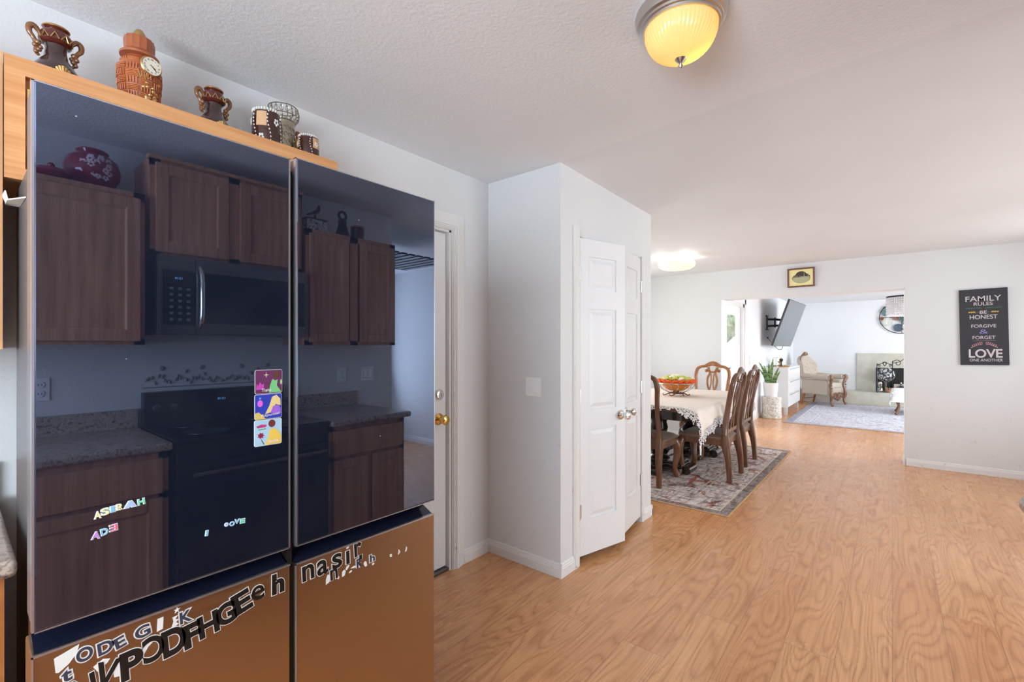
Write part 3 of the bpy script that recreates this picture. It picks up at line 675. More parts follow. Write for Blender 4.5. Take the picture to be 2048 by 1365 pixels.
letter('R', .723, .763, .022, 4, 'navy_foam', 'sticker', 'small dark letter R with white edge below the letter r on the right bronze door', G2, .015, .03, .06)
letter('h', .765, .7615, .019, 3, 'navy_foam', 'sticker', 'small dark letter h with white edge, rightmost small letter on the right bronze door', G2, .014, .03, .06)
for poly, x, z, lab in (([(-6, -12), (4, -8), (5, 10), (-1, 13), (-6, 0)], .632, .752, 'tall white torn flake left of the small torn n on the right bronze door'),
        ([(-4, -8), (3, -7), (7, 4), (2, 9), (-4, 5)], .676, .751, 'white torn flake right of the small torn n on the right bronze door'),
        ([(-2, -4), (2, -5), (3, 1), (0, 4), (-3, 1)], .661, .746, 'tiny white flake between the small torn n and a larger flake'),
        ([(-5, -2), (-1, 2), (4, 3), (4, -1), (0, -3)], .697, .748, 'small oval white flake below the letter i on the right bronze door'),
        ([(-6, -4), (-2, -7), (6, 3), (3, 5), (-3, 3)], .688, .763, 'white torn foot of the letter i stroke on the right bronze door'),
        ([(-10, -1), (0, 3), (10, 0), (9, -4), (0, -3)], .707, .757, 'thin white torn flake left of the small letter R'),
        ([(-4, 2), (0, 6), (4, 4), (7, -8), (1, -10), (-3, -4)], .742, .754, 'scribbled white torn flake right of the small letter R'),
        ([(-4, -2), (0, 3), (4, 1), (3, -3), (-2, -4)], .768, .744, 'small white flake right under the small letter h'),
        ([(-3, -4), (3, -5), (3, 2), (-1, 5), (-4, 2)], .829, .746, 'leftmost of the three white flakes at the right of the right bronze door'),
        ([(-4, -7), (4, -2), (3, 3), (-2, 9), (-2, 0)], .858, .746, 'middle of the three white flakes at the right of the right bronze door'),
        ([(-4, -7), (2, -6), (4, 4), (0, 8), (-1, 0)], .884, .746, 'rightmost of the three white flakes at the right of the right bronze door'),
        ([(-4, -4), (3, -4), (4, 4), (-3, 4)], .6885, .818, 'white flake where the dot of the letter i was on the right bronze door')):
    scrap(poly, x, z, lab)
# small coloured foam letters on the mirror glass
FC = {'y': plain('cream_yellow_foam', srgb(238, 228, 160), .5), 'b': plain('sky_blue_foam', srgb(128, 186, 226), .5), 'g': plain('mint_green_foam', srgb(112, 214, 170), .5), 'p': plain('purple_foam', srgb(196, 130, 214), .5), 'r': plain('pink_red_foam', srgb(232, 96, 120), .5), 'l': plain('lilac_blue_foam', srgb(170, 190, 236), .5)}
M.update({'foam_' + k: v for k, v in FC.items()}); M['foam_edge'] = plain('pale_foam_edge', srgb(222, 238, 246), .5)
G5 = 'small foam letters on the left mirror door'
cn = dict(y='yellow', b='blue', g='green', p='purple', r='pink-red', l='lilac')
for ch, x, z, h, rot, c, w, lab in (('A', .1755, 1.051, .015, 2, 'y', .010, 'first in the upper row on the mirror'), ('S', .186, 1.0545, .015, 4, 'y', .012, 'second in the upper row on the mirror door'), ('I', .1968, 1.056, .013, 0, 'b', .0045, 'third in the upper row on the mirror door'), ('R', .2073, 1.0575, .0135, 2, 'y', .0105, 'fourth in the upper row on the mirror door'),
        ('H', .240, 1.059, .0135, 6, 'g', .0115, 'last in the upper row on the mirror door'), ('A', .173, 1.014, .015, -4, 'p', .012, 'first in the lower row on the mirror door'), ('D', .185, 1.017, .014, 8, 'b', .011, 'middle of the lower row on the mirror door'), ('I', .3525, .962, .013, -8, 'b', .003, 'standing alone on the mirror door'), ('O', .402, .9675, .011, 0, 'b', .0105, 'before the V on the mirror door'), ('V', .412, .970, .011, -6, 'b', .010, 'between O and E on the mirror door'), ('E', .4235, .9675, .0115, -3, 'g', .0095, 'last of the letters OVE on the mirror door')):
    letter(ch, x, z, h * .8, rot, 'foam_' + c, 'letter magnet', f'small {cn[c]} foam letter {ch}, {lab}', G5, w * .88, .006 if ch in 'SR' else .015, .05, 'foam_edge', y=FY - .0001, thick=.0012, name='foam_letter')
letter('E', .198, 1.0205, .012, 4, 'foam_r', 'letter magnet', 'small pink-red backwards foam letter E on the mirror door, last of the lower row', G5, .011, .0, .045, 'foam_edge', True, FY - .0001, .0012, 'foam_letter')
letter('^', .223, 1.0585, .009, 0, 'foam_l', 'letter magnet', 'broken lilac foam letter before the green H on the mirror door', G5, .012, .06, .05, 'foam_edge', False, FY - .0001, .0012, 'foam_letter')
letter('.', .3905, .969, .004, 0, 'foam_l', 'letter magnet', 'tiny pale foam bit before the blue O on the mirror door', G5, .004, .02, .05, 'foam_edge', False, FY - .0001, .0012, 'foam_letter')
# three picture cards in a strip
def card(z0, z1, base, x0, x1, label, word, deco):
    cx, cz = (x0 + x1) / 2, (z0 + z1) / 2
    c = thing('picture_magnet', (cx, FY, cz), label, 'magnet', group='three picture magnets in a strip')
    hw, hh = (x1 - x0) / 2, (z1 - z0) / 2 - .0004
    pl = T(0, -.0002, 0) @ R(PI / 2, 'X')
    rr = lambda w, h, r: arc(w - r, h - r, r, 0, 90, 5) + arc(-w + r, h - r, r, 90, 180, 5) + arc(-w + r, -h + r, r, 180, 270, 5) + arc(w - r, -h + r, r, 270, 360, 5)
    mb = MB(); mb.prism(rr(hw, hh, .004), .0010, pl); mb.build('card_edge', 'backing', c, smooth=False)
    mb = MB(); mb.prism(rr(hw - .0008, hh - .0008, .0035), .0013, pl); mb.build('card_face', plain('card_' + word.lower(), base, .3), c, smooth=False)
    for i, (poly, col, lift) in enumerate(deco):
        mb = MB(); mb.prism([(a * .001, b * .001) for a, b in poly], .0003, pl @ T(0, 0, .0013 + lift * .00012)); mb.build('printed_shape', plain('print_%s_%d' % (word.lower(), i), col, .35), c, smooth=False)
    mb = MB(); put_text(mb, word, .0075, pl @ T(-.006 if word == 'Tiana' else (.004 if word == 'Rapunzel' else .012), -hh + .009, .0021) @ R(.08, 'Z'), .0002, 0.0, {'Tiana': .021, 'Rapunzel': .040, 'Belle': .021}[word]); mb.build('lettering', 'white', c, smooth=False)
def blob(cx, cy, rx, ry, n=14, j=0.0): return [(cx + rx * (1 + j * math.sin(5 * k)) * math.cos(2 * PI * k / n), cy + ry * (1 + j * math.cos(3 * k)) * math.sin(2 * PI * k / n)) for k in range(n)]
def star(cx, cy, r, n=8, q=.3): return [(cx + (r if k % 2 == 0 else r * q) * math.cos(PI * k / n), cy + (r if k % 2 == 0 else r * q) * math.sin(PI * k / n)) for k in range(2 * n)]
card(1.2520, 1.3090, srgb(104, 52, 92), .4495, .5115, 'top card of the three picture magnets, plum purple with a gold star and green shape', 'Tiana',
     [(star(-6, 16, 7, 4, .2), srgb(222, 206, 170), 1), ([(-29, -18), (-27, -4), (-24, -9), (-20, 0), (-15, -7), (-11, -3), (-12, -18)], srgb(190, 76, 172), 1), ([(0, -26), (3, -8), (8, 6), (14, 2), (20, 4), (18, -10), (29, -26)], srgb(120, 200, 130), 1), (blob(17, 16, 7, 8), srgb(96, 62, 46), 1), (blob(28, -2, 2, 6), srgb(176, 214, 150), 2)])
card(1.1925, 1.2516, srgb(52, 66, 176), .4488, .5108, 'middle card of the three picture magnets, royal blue with gold and lilac shapes', 'Rapunzel',
     [(blob(-19, 8, 6, 8), srgb(222, 104, 214), 1), ([(-8, -18), (2, 2), (8, 22), (18, 26), (27, 16), (28, 0), (16, 4), (6, -14)], srgb(226, 206, 140), 1), ([(4, -16), (10, 0), (22, 2), (28, -6), (28, -20)], srgb(158, 104, 214), 2), ([(-30, -29), (-30, -14), (-22, -12), (-14, -20), (-6, -29)], srgb(212, 190, 104), 1), (star(-19, 20, 4), srgb(120, 180, 232), 1)])
card(1.1300, 1.1921, srgb(172, 206, 226), .4480, .5105, 'bottom card of the three picture magnets, pale blue with a red rose and yellow shape', 'Belle',
     [(star(-17, -6, 8, 7, .6), srgb(146, 34, 74), 1), ([(-16, -14), (-12, -22), (-9, -27), (-11, -27), (-15, -20)], srgb(60, 96, 60), 1), ([(-8, -29), (0, -12), (2, 4), (10, 8), (18, 6), (24, -2), (29, -10), (29, -29)], srgb(232, 198, 88), 1), (blob(8, 20, 8, 9), srgb(112, 54, 50), 1), ([(-27, 16), (-16, 20), (-4, 18), (-6, 13), (-24, 12)], srgb(190, 62, 120), 1), ([(-22, 9), (-6, 10), (-5, 8), (-22, 7)], srgb(90, 160, 96), 1)])
# folded white paper lying between refrigerator and cabinet
mb = MB(); mb.add(([(.090, 1.66, 1.722), (.117, 1.60, 1.722), (.1175, 1.76, 1.730), (.093, 1.80, 1.738), (.090, 1.66, 1.719), (.117, 1.60, 1.719), (.1175, 1.76, 1.727), (.093, 1.80, 1.735)], [(0, 1, 2, 3), (7, 6, 5, 4), (0, 4, 5, 1), (1, 5, 6, 2), (2, 6, 7, 3), (3, 7, 4, 0)])); mb.add(([(.090, 1.66, 1.722), (.093, 1.80, 1.738), (.087, 1.80, 1.755), (.086, 1.66, 1.742), (.092, 1.66, 1.721), (.095, 1.80, 1.737), (.089, 1.80, 1.755), (.088, 1.66, 1.742)], [(0, 1, 2, 3), (7, 6, 5, 4), (0, 4, 5, 1), (1, 5, 6, 2), (2, 6, 7, 3), (3, 7, 4, 0)]))
mb.build('folded_paper', 'torn', label='white folded paper sticking out beside the top of the refrigerator, under the oak cabinet', cat='paper', loc=(.1, 1.66, 1.72))

# ------------------------------------------------------------------ ornaments on top of the overhead cabinet
ZT = 2.1215
M['brown_glaze'] = plain('dark_brown_glaze', srgb(62, 40, 36), .12, coat=.6, var=.4, vscale=14)
M['red_glaze'] = plain('oxblood_glaze', srgb(96, 34, 30), .12, coat=.6, var=.5, vscale=50)
M['amber_glaze'] = plain('gold_brown_glaze', srgb(150, 98, 56), .15, coat=.6, var=.6, vscale=60)
M['gold'] = plain('old_gold', srgb(196, 160, 104), .3, .8)
M['rust_ceramic'] = plain('rust_ceramic', srgb(176, 96, 58), .22, coat=.4, var=.35, vscale=30)
def vase(x, y, s, label):
    v = thing('handled_vase', (x, y, ZT), label, 'vase', .15, group='pair of brown glazed vases with scroll handles')
    mb = MB(); mb.lathe([(.040 * s, 0), (.062 * s, .006 * s), (.066 * s, .030 * s), (.058 * s, .055 * s), (.042 * s, .080 * s), (.028 * s, .100 * s), (.024 * s, .125 * s), (.027 * s, .142 * s)], seg=28); mb.build('body', 'brown_glaze', v)
    mb = MB(); mb.lathe([(.026 * s, .138 * s), (.033 * s, .142 * s), (.037 * s, .148 * s), (.034 * s, .156 * s), (.036 * s, .166 * s), (.032 * s, .176 * s), (.026 * s, .182 * s), (.030 * s, .187 * s), (.028 * s, .194 * s), (.022 * s, .192 * s), (.018 * s, .172 * s)], seg=28, rmod=lambda a, i: 1 + (.05 * math.sin(8 * a) if i in (1, 2, 4) else 0)); mb.build('collar', 'red_glaze', v)
    mb = MB()
    for k in range(10):
        a = 2 * PI * k / 10; mb.sweep([((.036 * s) * math.cos(a - .25), (.036 * s) * math.sin(a - .25), .150 * s), ((.038 * s) * math.cos(a), (.038 * s) * math.sin(a), .166 * s), ((.036 * s) * math.cos(a + .25), (.036 * s) * math.sin(a + .25), .150 * s)], .0022 * s, (0, 0, 1), 6)
    mb.sweep([(.029 * s * math.cos(2 * PI * k / 24), .029 * s * math.sin(2 * PI * k / 24), .190 * s) for k in range(25)], .0028 * s, (0, 0, 1), 6, cap=False)
    mb.build('collar_relief', 'gold', v)
    for sd in (-1, 1):
        mb = MB(); pts = spline([(sd * .030 * s, 0, .152 * s), (sd * .038 * s, 0, .166 * s), (sd * .048 * s, 0, .176 * s), (sd * .057 * s, 0, .170 * s), (sd * .057 * s, 0, .154 * s), (sd * .048 * s, 0, .140 * s), (sd * .041 * s, 0, .122 * s), (sd * .043 * s, 0, .104 * s), (sd * .036 * s, 0, .094 * s)], 6)
        mb.sweep(pts, interp([.004 * s, .006 * s, .008 * s, .008 * s, .007 * s, .006 * s, .007 * s, .006 * s, .003 * s], 6), (0, 1, 0), 10)
        for (dx, dz, r) in ((.040, .130, .008), (.046, .120, .007), (.038, .110, .007), (.044, .102, .006), (.034, .118, .006)): mb.ball((sd * dx * s, -.004 * s, dz * s), r * s, 8)
        mb.build('handle', 'amber_glaze', v)
    mb = MB()
    for k in range(7):   # shell leaf on the belly
        a = (k - 3) * .32; mb.sweep([(0, -.060 * s, .028 * s), (.022 * s * math.sin(a), -.060 * s + .006 * s * abs(a), .028 * s + .034 * s * math.cos(a))], [(.002 * s), (.005 * s)], (0, 1, 0), 6)
    mb.build('shell_leaf', 'gold', v)
    return v
vase(.204, 1.935, 1.0, 'larger dark brown vase with scroll handles on the oak cabinet, leftmost ornament')
vase(.624, 1.945, 1.0, 'smaller dark brown vase with scroll handles on the oak cabinet, between clock jar and cups')
# jar with a clock
j = thing('clock_jar', (.400, 1.92, ZT), 'rust-coloured lidded ceramic jar with a round clock and gold grapes on the oak cabinet', 'jar', .1)
mb = MB(); mb.lathe([(.034, 0), (.040, .006), (.048, .05), (.056, .10), (.057, .135), (.050, .165), (.040, .182), (.036, .190), (0, .190)], seg=36); mb.build('body', 'rust_ceramic', j)
mb = MB(); q = 0
for bz in range(7):
    for ba in range(10):
        z0 = .02 + bz * .022; r = .040 + .0185 * math.sin(min(1, (z0 + .011) / .13) * PI / 2)
        if z0 > .13: r = .0575 - (z0 - .12) * .25
        a0 = 2 * PI * ba / 10
        if -2.4 < (a0 + PI) % (2 * PI) - PI < -.6 and False: continue
        for k in range(4):
            if (bz + ba) % 2:
                a = a0 + .1 + k * .14; mb.sweep([((r) * math.cos(a), (r) * math.sin(a), z0), ((r + .001) * math.cos(a), (r + .001) * math.sin(a), z0 + .019)], .0016, (0, 0, 1), 5)
            else:
                zz = z0 + .002 + k * .005; mb.sweep([((r + .0005) * math.cos(a0 + .04 + t * .14), (r + .0005) * math.sin(a0 + .04 + t * .14), zz) for t in range(5)], .0015, (0, 0, 1), 5)
mb.build('woven_relief', plain('orange_brown_glaze', srgb(196, 112, 62), .2, coat=.4), j)
mb = MB(); mb.lathe([(.038, .188), (.052, .190), (.053, .196), (.046, .204), (.040, .210), (.041, .240), (.038, .252), (.024, .258), (0, .259)], seg=40, rmod=lambda a, i: 1 + (.035 * math.sin(26 * a) if i in (4, 5, 6) else 0)); mb.build('lid', 'rust_ceramic', j)
mb = MB(); mb.lathe([(.010, .256), (.016, .262), (.016, .272), (.009, .284), (0, .287)], seg=20); mb.build('finial', 'gold', j)
cl = T(.012, -.054, .152) @ R(.12, 'Z') @ R(PI / 2 + .0, 'X')
mb = MB(); mb.lathe([(0, 0), (.030, 0), (.031, .006), (.028, .010), (.027, .008), (0, .008)], (0, 0, 0), 32, cl); ck = mb.build('clock_bezel', 'gold', j)
mb = MB(); mb.lathe([(0, .0082), (.0268, .0082), (.0268, .0088), (0, .0088)], (0, 0, 0), 32, cl); mb.build('clock_face', plain('cream_dial', srgb(232, 226, 206), .4), ck, smooth=False)
mb = MB()
for k in range(12):
    a = PI / 2 - k * PI / 6; put_text(mb, ['XII', 'I', 'II', 'III', 'IV', 'V', 'VI', 'VII', 'VIII', 'IX', 'X', 'XI'][k], .005, cl @ T(.0205 * math.cos(a), .0205 * math.sin(a), .009) @ R(a - PI / 2, 'Z'), .0002)
def hand(a, l): mb.sweep([cl @ Vector((0, 0, .0094)), cl @ Vector((l * math.sin(a), l * math.cos(a), .0094))], .0009, (0, 0, 1), 5)
hand(math.radians(125), .013); hand(math.radians(128 + 8), .019); hand(math.radians(-60), .006)
mb.build('clock_hands', 'black', ck, smooth=False)
mb = MB(); random.seed(3)
for k in range(34):
    u = random.random(); a = -PI / 2 + .35 + (random.random() - .5) * (1.25 - u * .9); z_ = .108 - u * .088; r = .054 - u * .010
    mb.ball((r * math.cos(a), r * math.sin(a), z_), .0072, 8)
mb.build('grape_relief', 'gold', j)
mb = MB()
for k in range(5):
    a = -PI / 2 - .35 + k * .1; mb.sweep([(.056 * math.cos(a), .056 * math.sin(a), .105), (.059 * math.cos(a - .25 + k * .12), .059 * math.sin(a - .25 + k * .12), .140 - abs(k - 2) * .007)], [(.003), (.0015)], (0, 0, 1), 6)
mb.build('vine_leaf', 'gold', j)
# jewelled cups and the pierced silver lantern
M['shell'] = plain('mother_of_pearl', srgb(196, 190, 184), .15, .3, var=.4, vscale=120); M['bead'] = plain('white_beads', srgb(228, 226, 218), .25)
M['choc'] = plain('chocolate_enamel', srgb(70, 34, 28), .15, coat=.5, var=.4, vscale=60); M['tan'] = plain('tan_inlay', srgb(206, 164, 124), .3); M['silver'] = plain('antique_silver', srgb(176, 170, 150), .25, .9, bump=(300, .4, .001))
def jewel_cup(x, y, s, label, panels, zs=1.0):
    c = thing('jewelled_cup', (x, y, ZT), label, 'cup', group='jewelled brown cups'); c.scale = (1, 1, zs)
    prof = [(.034 * s, 0), (.042 * s, .004 * s), (.0495 * s, .04 * s), (.050 * s, .075 * s), (.046 * s, .105 * s), (.043 * s, .105 * s), (.044 * s, .07 * s), (.036 * s, .01 * s), (0, .008 * s)]
    mb = MB(); mb.lathe(prof, seg=36); mb.build('body', 'choc', c)
    mb = MB()
    for rz, n_ in ((.107, 30), (.001, 26)):
        r = .0455 if rz > .05 else .036
        for k in range(n_): mb.ball((r * s * math.cos(2 * PI * k / n_), r * s * math.sin(2 * PI * k / n_), rz * s + .003), .0038 * s, 6)
    for k in range(6):    # beaded ribs between the panels
        a = 2 * PI * k / 6 + .3
        for t in range(11):
            z_ = .008 + t * .0095; r = .050 if t > 3 else .044 + t * .0018
            mb.ball((r * s * math.cos(a + .12 * math.sin(t * .6)), r * s * math.sin(a + .12 * math.sin(t * .6)), z_ * s), .0026 * s, 6)
    mb.build('bead_trim', 'bead', c)
    mb = MB()
    for k in range(6):
        a = 2 * PI * (k + .5) / 6 + .3; z_ = (.032 if k % 2 else .078) * s; r = .0505 * s
        mt = R(a, 'Z') @ T(r, 0, z_) @ R(PI / 2, 'Y')
        for p in range(5): mb.ball((.0065 * s * math.cos(p * 1.2566), .0065 * s * math.sin(p * 1.2566), 0), .0042 * s, 6, (1, 1, .4), mt)
    mb.build('flower_inlay', 'bead', c)
    for k in panels:
        mb = MB(); a = 2 * PI * (k + .5) / 6 + .3
        vs = []
        for t in range(6):
            for u in range(5):
                aa = a - .36 + .18 * u; z_ = .062 + t * .0078; vs.append(((.0508) * s * math.cos(aa) * (1 - .05 * (t / 5) ** 2), .0508 * s * math.sin(aa) * (1 - .05 * (t / 5) ** 2), z_ * s))
        mb.add((vs, [(t * 5 + u, t * 5 + u + 1, (t + 1) * 5 + u + 1, (t + 1) * 5 + u) for t in range(5) for u in range(4)]))
        mb.build('inlay_panel', 'tan', c)
    return c
jewel_cup(.795, 1.905, 1.05, 'large brown cup with white beads and flowers, left of the pierced silver holder', (1, 3, 5), 1.38)
jewel_cup(.962, 1.90, .86, 'small brown beaded cup at the right end of the oak cabinet top', (0, 2, 4), 1.25)
l_ = thing('pierced_lantern', (.888, 1.968, ZT), 'tall pierced silver candle holder with a lacy rim behind the two beaded cups', 'candle holder'); l_.scale = (1.08, 1.08, 1.17)
mb = MB(); mb.lathe([(.048, 0), (.050, .006), (.036, .016), (.030, .030), (.036, .045), (.037, .050), (.030, .052), (0, .052)], seg=32); mb.build('base', plain('bronze_foot', srgb(140, 96, 58), .25, .8), l_)
mb = MB(); mb.lathe([(.040, .052), (.0405, .14), (.042, .145), (.042, .152), (.038, .152), (.038, .056)], seg=36); mb.build('sleeve', 'silver', l_)
mb = MB()
for r, z_ in ((.0425, .10), (.0425, .075), (.0425, .122)):
    for k in range(16):
        a = 2 * PI * (k + (.5 if z_ == .10 else 0)) / 16; mt = R(a, 'Z') @ T(r - .0015, 0, z_) @ R(PI / 2, 'Y')
        mb.sweep([mt @ Vector((.008 * math.cos(t * PI / 3), .0065 * math.sin(t * PI / 3), 0)) for t in range(7)], .0012, (0, 0, 1), 5, cap=False)
mb.build('filigree', 'nickel', l_)
mb = MB()
for k in range(18):
    a = 2 * PI * k / 18; mb.sweep([R(a, 'Z') @ Vector(p) for p in ((.041, 0, .150), (.052, .003, .163), (.056, 0, .182), (.052, -.003, .200))], .0018, (0, 0, 1), 6)
    mt = R(a, 'Z') @ T(.056, 0, .182) @ R(PI / 2, 'Y'); mb.sweep([mt @ Vector((.009 * math.cos(t * PI / 4), .007 * math.sin(t * PI / 4), 0)) for t in range(9)], .0013, (0, 0, 1), 5, cap=False)
for r, z_ in ((.043, .152), (.0525, .200), (.055, .170)): mb.sweep([(r * math.cos(2 * PI * k / 28), r * math.sin(2 * PI * k / 28), z_) for k in range(29)], .0022, (0, 0, 1), 6, cap=False)
mb.build('lace_rim', 'silver', l_)
am = thing('amber_figurine', (.960, 2.00, ZT), 'small amber and gold figurine peeking out behind the silver candle holder', 'figurine')
mb = MB(); mb.lathe([(.022, 0), (.024, .02), (.016, .06), (.018, .09), (.022, .11), (.016, .135), (0, .145)], seg=16); mb.build('body', plain('amber_resin', srgb(206, 146, 48), .2, coat=.5), am)
mb = MB(); mb.ball((.012, -.005, .150), .018, 12).ball((.004, 0, .165), .012, 10); mb.build('head', 'rust_ceramic', am)
mb = MB(); mb.sweep(spline([(.015, 0, .11), (.04, 0, .10), (.055, 0, .075), (.05, 0, .05), (.058, 0, .04)], 5), .004, (0, 1, 0), 6); mb.build('arm', 'tan', am)

# ------------------------------------------------------------------ kitchen side seen in the mirror doors
GY = -.64
def upper(x0, x1, z0, z1, y, doors, label, crown=False):
    C = ((x0 + x1) / 2, (y + KW) / 2, z0); c = thing('wall_cabinet', C, label, 'cabinet')
    mb = MB(); mb.box((x0 - C[0], KW + .002 - C[1], 0), (x1 - C[0], y - .02 - C[1], z1 - z0)); mb.build('body', 'oak_k', c, smooth=False)
    mb = MB(); f0, f1 = y - .02 - C[1], y - C[1]; h = z1 - z0; w0, w1 = x0 - C[0], x1 - C[0]
    mb.box((w0, f0, 0), (w0 + .045, f1, h)).box((w1 - .045, f0, 0), (w1, f1, h)).box((w0, f0, h - .045), (w1, f1, h)).box((w0, f0, 0), (w1, f1, .03)); mm = (w0 + w1) / 2
    if len(doors) > 1: mb.box((mm - .03, f0, 0), (mm + .03, f1, h))
    mb.build('face_frame', 'oak_k', c, smooth=False)
    if crown: mb = MB(); mb.box((w0 - .008, f0 - .02, h - .012), (w1 + .008, f1 + .012, h + .008), .003); mb.build('top_rail', 'oak_k', c)
    for a, b in doors: raised_door('door', a, b, z0 + .018, z1 - .03, y, 1, 'oak_k', c, o0=C)
upper(-.35, .630, 1.37, 2.13, GY, [(-.33, .14), (.165, .61)], 'oak wall cabinet left of the microwave, reflected in the left mirror door')
upper(.655, 1.445, 1.835, 2.345, GY - .02, [(.675, 1.015), (1.075, 1.425)], 'taller-set oak cabinet above the microwave, reflected in the left mirror door', True)
upper(1.465, 2.16, 1.37, 2.13, GY - .01, [(1.485, 1.765), (1.855, 2.14)], 'oak wall cabinet at the wall end, reflected in the right mirror door')
def base(x0, x1, label, y=-.345):
    C = ((x0 + x1) / 2, (y + KW) / 2, 0); c = thing('base_cabinet', C, label, 'cabinet')
    mb = MB(); mb.box((x0 - C[0], KW + .002 - C[1], .1), (x1 - C[0], y - .02 - C[1], .875)).box((x0 - C[0], KW + .002 - C[1], 0), (x1 - C[0], y - .09 - C[1], .1)); mb.build('body', 'oak_k', c, smooth=False)
    mb = MB(); f0, f1 = y - .02 - C[1], y - C[1]; w0, w1 = x0 - C[0], x1 - C[0]; mm = (w0 + w1) / 2
    mb.box((w0, f0, .1), (w0 + .04, f1, .875)).box((w1 - .04, f0, .1), (w1, f1, .875)).box((w0, f0, .84), (w1, f1, .875)).box((w0, f0, .655), (w1, f1, .69)).box((mm - .03, f0, .1), (mm + .03, f1, .66)).box((w0, f0, .1), (w1, f1, .125)); mb.build('face_frame', 'oak_k', c, smooth=False)
    mid = (x0 + x1) / 2
    for a, b in ((x0 + .025, mid - .02), (mid + .02, x1 - .025)): raised_door('door', a, b, .12, .665, y, 1, 'oak_k', c, o0=C)
    mb = MB(); mb.box((x0 + .025 - C[0], y - C[1], .685), (x1 - .025 - C[0], y + .02 - C[1], .845), .004); mb.build('drawer', 'oak_k', c)
base(-.5, .655, 'oak base cabinet left of the range, reflected in the left mirror door'); base(1.452, 2.01, 'oak base cabinet at the end of the counter, reflected in the right mirror door')
mb = MB(); mb.box((-.6, KW + .002, .877), (.668, -.315, .915), .012, 3).box((-.6, KW + .002, .913), (.668, KW + .022, 1.015), .004); mb.build('countertop', 'granite', label='speckled countertop left of the range, reflected in the left mirror door', cat='countertop', loc=(0, -.64, .88))
mb = MB(); mb.box((1.448, KW + .002, .877), (2.035, -.290, .915), .014, 3).box((1.448, KW + .002, .913), (2.03, KW + .022, 1.015), .004); mb.build('countertop', 'granite', label='speckled countertop at the right photo edge, reflected in the right mirror door', cat='countertop', loc=(1.76, -.64, .88))
# microwave
mw = thing('microwave', (1.05, -.76, 1.42), 'stainless over-the-range microwave with black window, reflected in the left mirror door', 'microwave')
def mbx(mb, a, b, bv=0): return mb.box((a[0] - 1.05, a[1] + .76, a[2] - 1.42), (b[0] - 1.05, b[1] + .76, b[2] - 1.42), bv)
mb = MB(); mbx(mb, (.672, KW + .01, 1.42), (1.428, -.60, 1.832), .004); mb.build('body', 'steel', mw)
mb = MB(); mbx(mb, (.832, -.602, 1.425), (1.426, -.575, 1.828), .005); dr = mb.build('door', 'steel', mw)
mb = MB(); mbx(mb, (.865, -.577, 1.485), (1.42, -.571, 1.755), .001); mb.build('window', 'black_glass', dr)
mb = MB(); mbx(mb, (.674, -.602, 1.425), (.830, -.577, 1.828), .004); mb.build('control_panel', 'steel', mw)
mb = MB(); mbx(mb, (.688, -.578, 1.475), (.828, -.572, 1.755), .001); kp = mb.build('keypad', 'black_glass', mw)
mb = MB(); flip = lambda x, y, z: T(x - 1.05, y + .76, z - 1.42) @ R(PI, 'Z') @ R(PI / 2, 'X')
put_text(mb, '12:10', .011, flip(.755, -.5715, 1.715), .0005); M['led'] = plain('blue_display', (.1, .3, .6, 1), .5, emit=(.25, .6, 1, 1), es=2.5); mb.build('display', 'led', kp, smooth=False)
mb = MB()
for r_ in range(6):
    for c_ in range(3): mb.box((-.334 + c_ * .037, .1885, .075 + r_ * .032), (-.318 + c_ * .037, .1892, .088 + r_ * .032))
mb.build('key', plain('grey_print', srgb(120, 124, 130), .5), kp, smooth=False)
mb = MB(); mb.sweep(spline([(.850 - 1.05, .165, .035), (.852 - 1.05, .215, .08), (.852 - 1.05, .225, .20), (.852 - 1.05, .215, .32), (.850 - 1.05, .165, .375)], 5), .012, (0, 1, 0), 10); mb.build('handle', 'chrome', dr)
# range
rg = thing('kitchen_range', (1.058, -.62, 0), 'black electric range with a backguard, knobs and blue clock, reflected in the mirror doors', 'range')
def rb(mb, a, b, bv=0): return mb.box((a[0] - 1.058, a[1] + .62, a[2]), (b[0] - 1.058, b[1] + .62, b[2]), bv)
mb = MB(); rb(mb, (.680, KW + .02, .03), (1.436, -.33, .90), .004); mb.build('body', 'black', rg)
mb = MB(); rb(mb, (.676, KW + .02, .898), (1.440, -.310, .920), .005); mb.build('cooktop', 'black_glass', rg)
mb = MB(); rb(mb, (.690, -.332, .22), (1.426, -.292, .80), .006); od = mb.build('oven_door', 'black_glass', rg)
mb = MB(); mb.sweep([(-.33, .365, .755), (.33, .365, .755)], .011, (0, 0, 1), 10).box((-.32, .325, .745), (-.30, .365, .765)).box((.30, .325, .745), (.32, .365, .765)); mb.build('handle', 'steel', od)
mb = MB(); rb(mb, (.690, -.332, .05), (1.426, -.296, .20), .006); mb.build('drawer', 'black', rg)
mb = MB(); rb(mb, (.680, KW + .01, .90), (1.436, KW + .075, 1.105), .006); bg = mb.build('backguard', 'black', rg)
for kx in (.735, .815, 1.30, 1.38):
    mb = MB(); mb.lathe([(.022, 0), (.022, .012), (.018, .026), (.015, .028), (0, .028)], (0, 0, 0), 16, T(kx - 1.058, KW + .075 + .62, 1.02) @ R(-PI / 2, 'X')).box((kx - 1.058 - .004, KW + .70, 1.0), (kx - 1.058 + .004, KW + .728, 1.04), .001); mb.build('knob', 'steel', bg)
mb = MB(); put_text(mb, '12:10', .014, T(1.06 - 1.058, KW + .0765 + .62, 1.045) @ R(PI, 'Z') @ R(PI / 2, 'X'), .0006); mb.build('display', 'led', bg, smooth=False)
mb = MB(); rb(mb, (.93, KW + .075, .985), (1.20, KW + .0762, 1.075)); mb.build('control_glass', 'black_glass', bg, smooth=False)
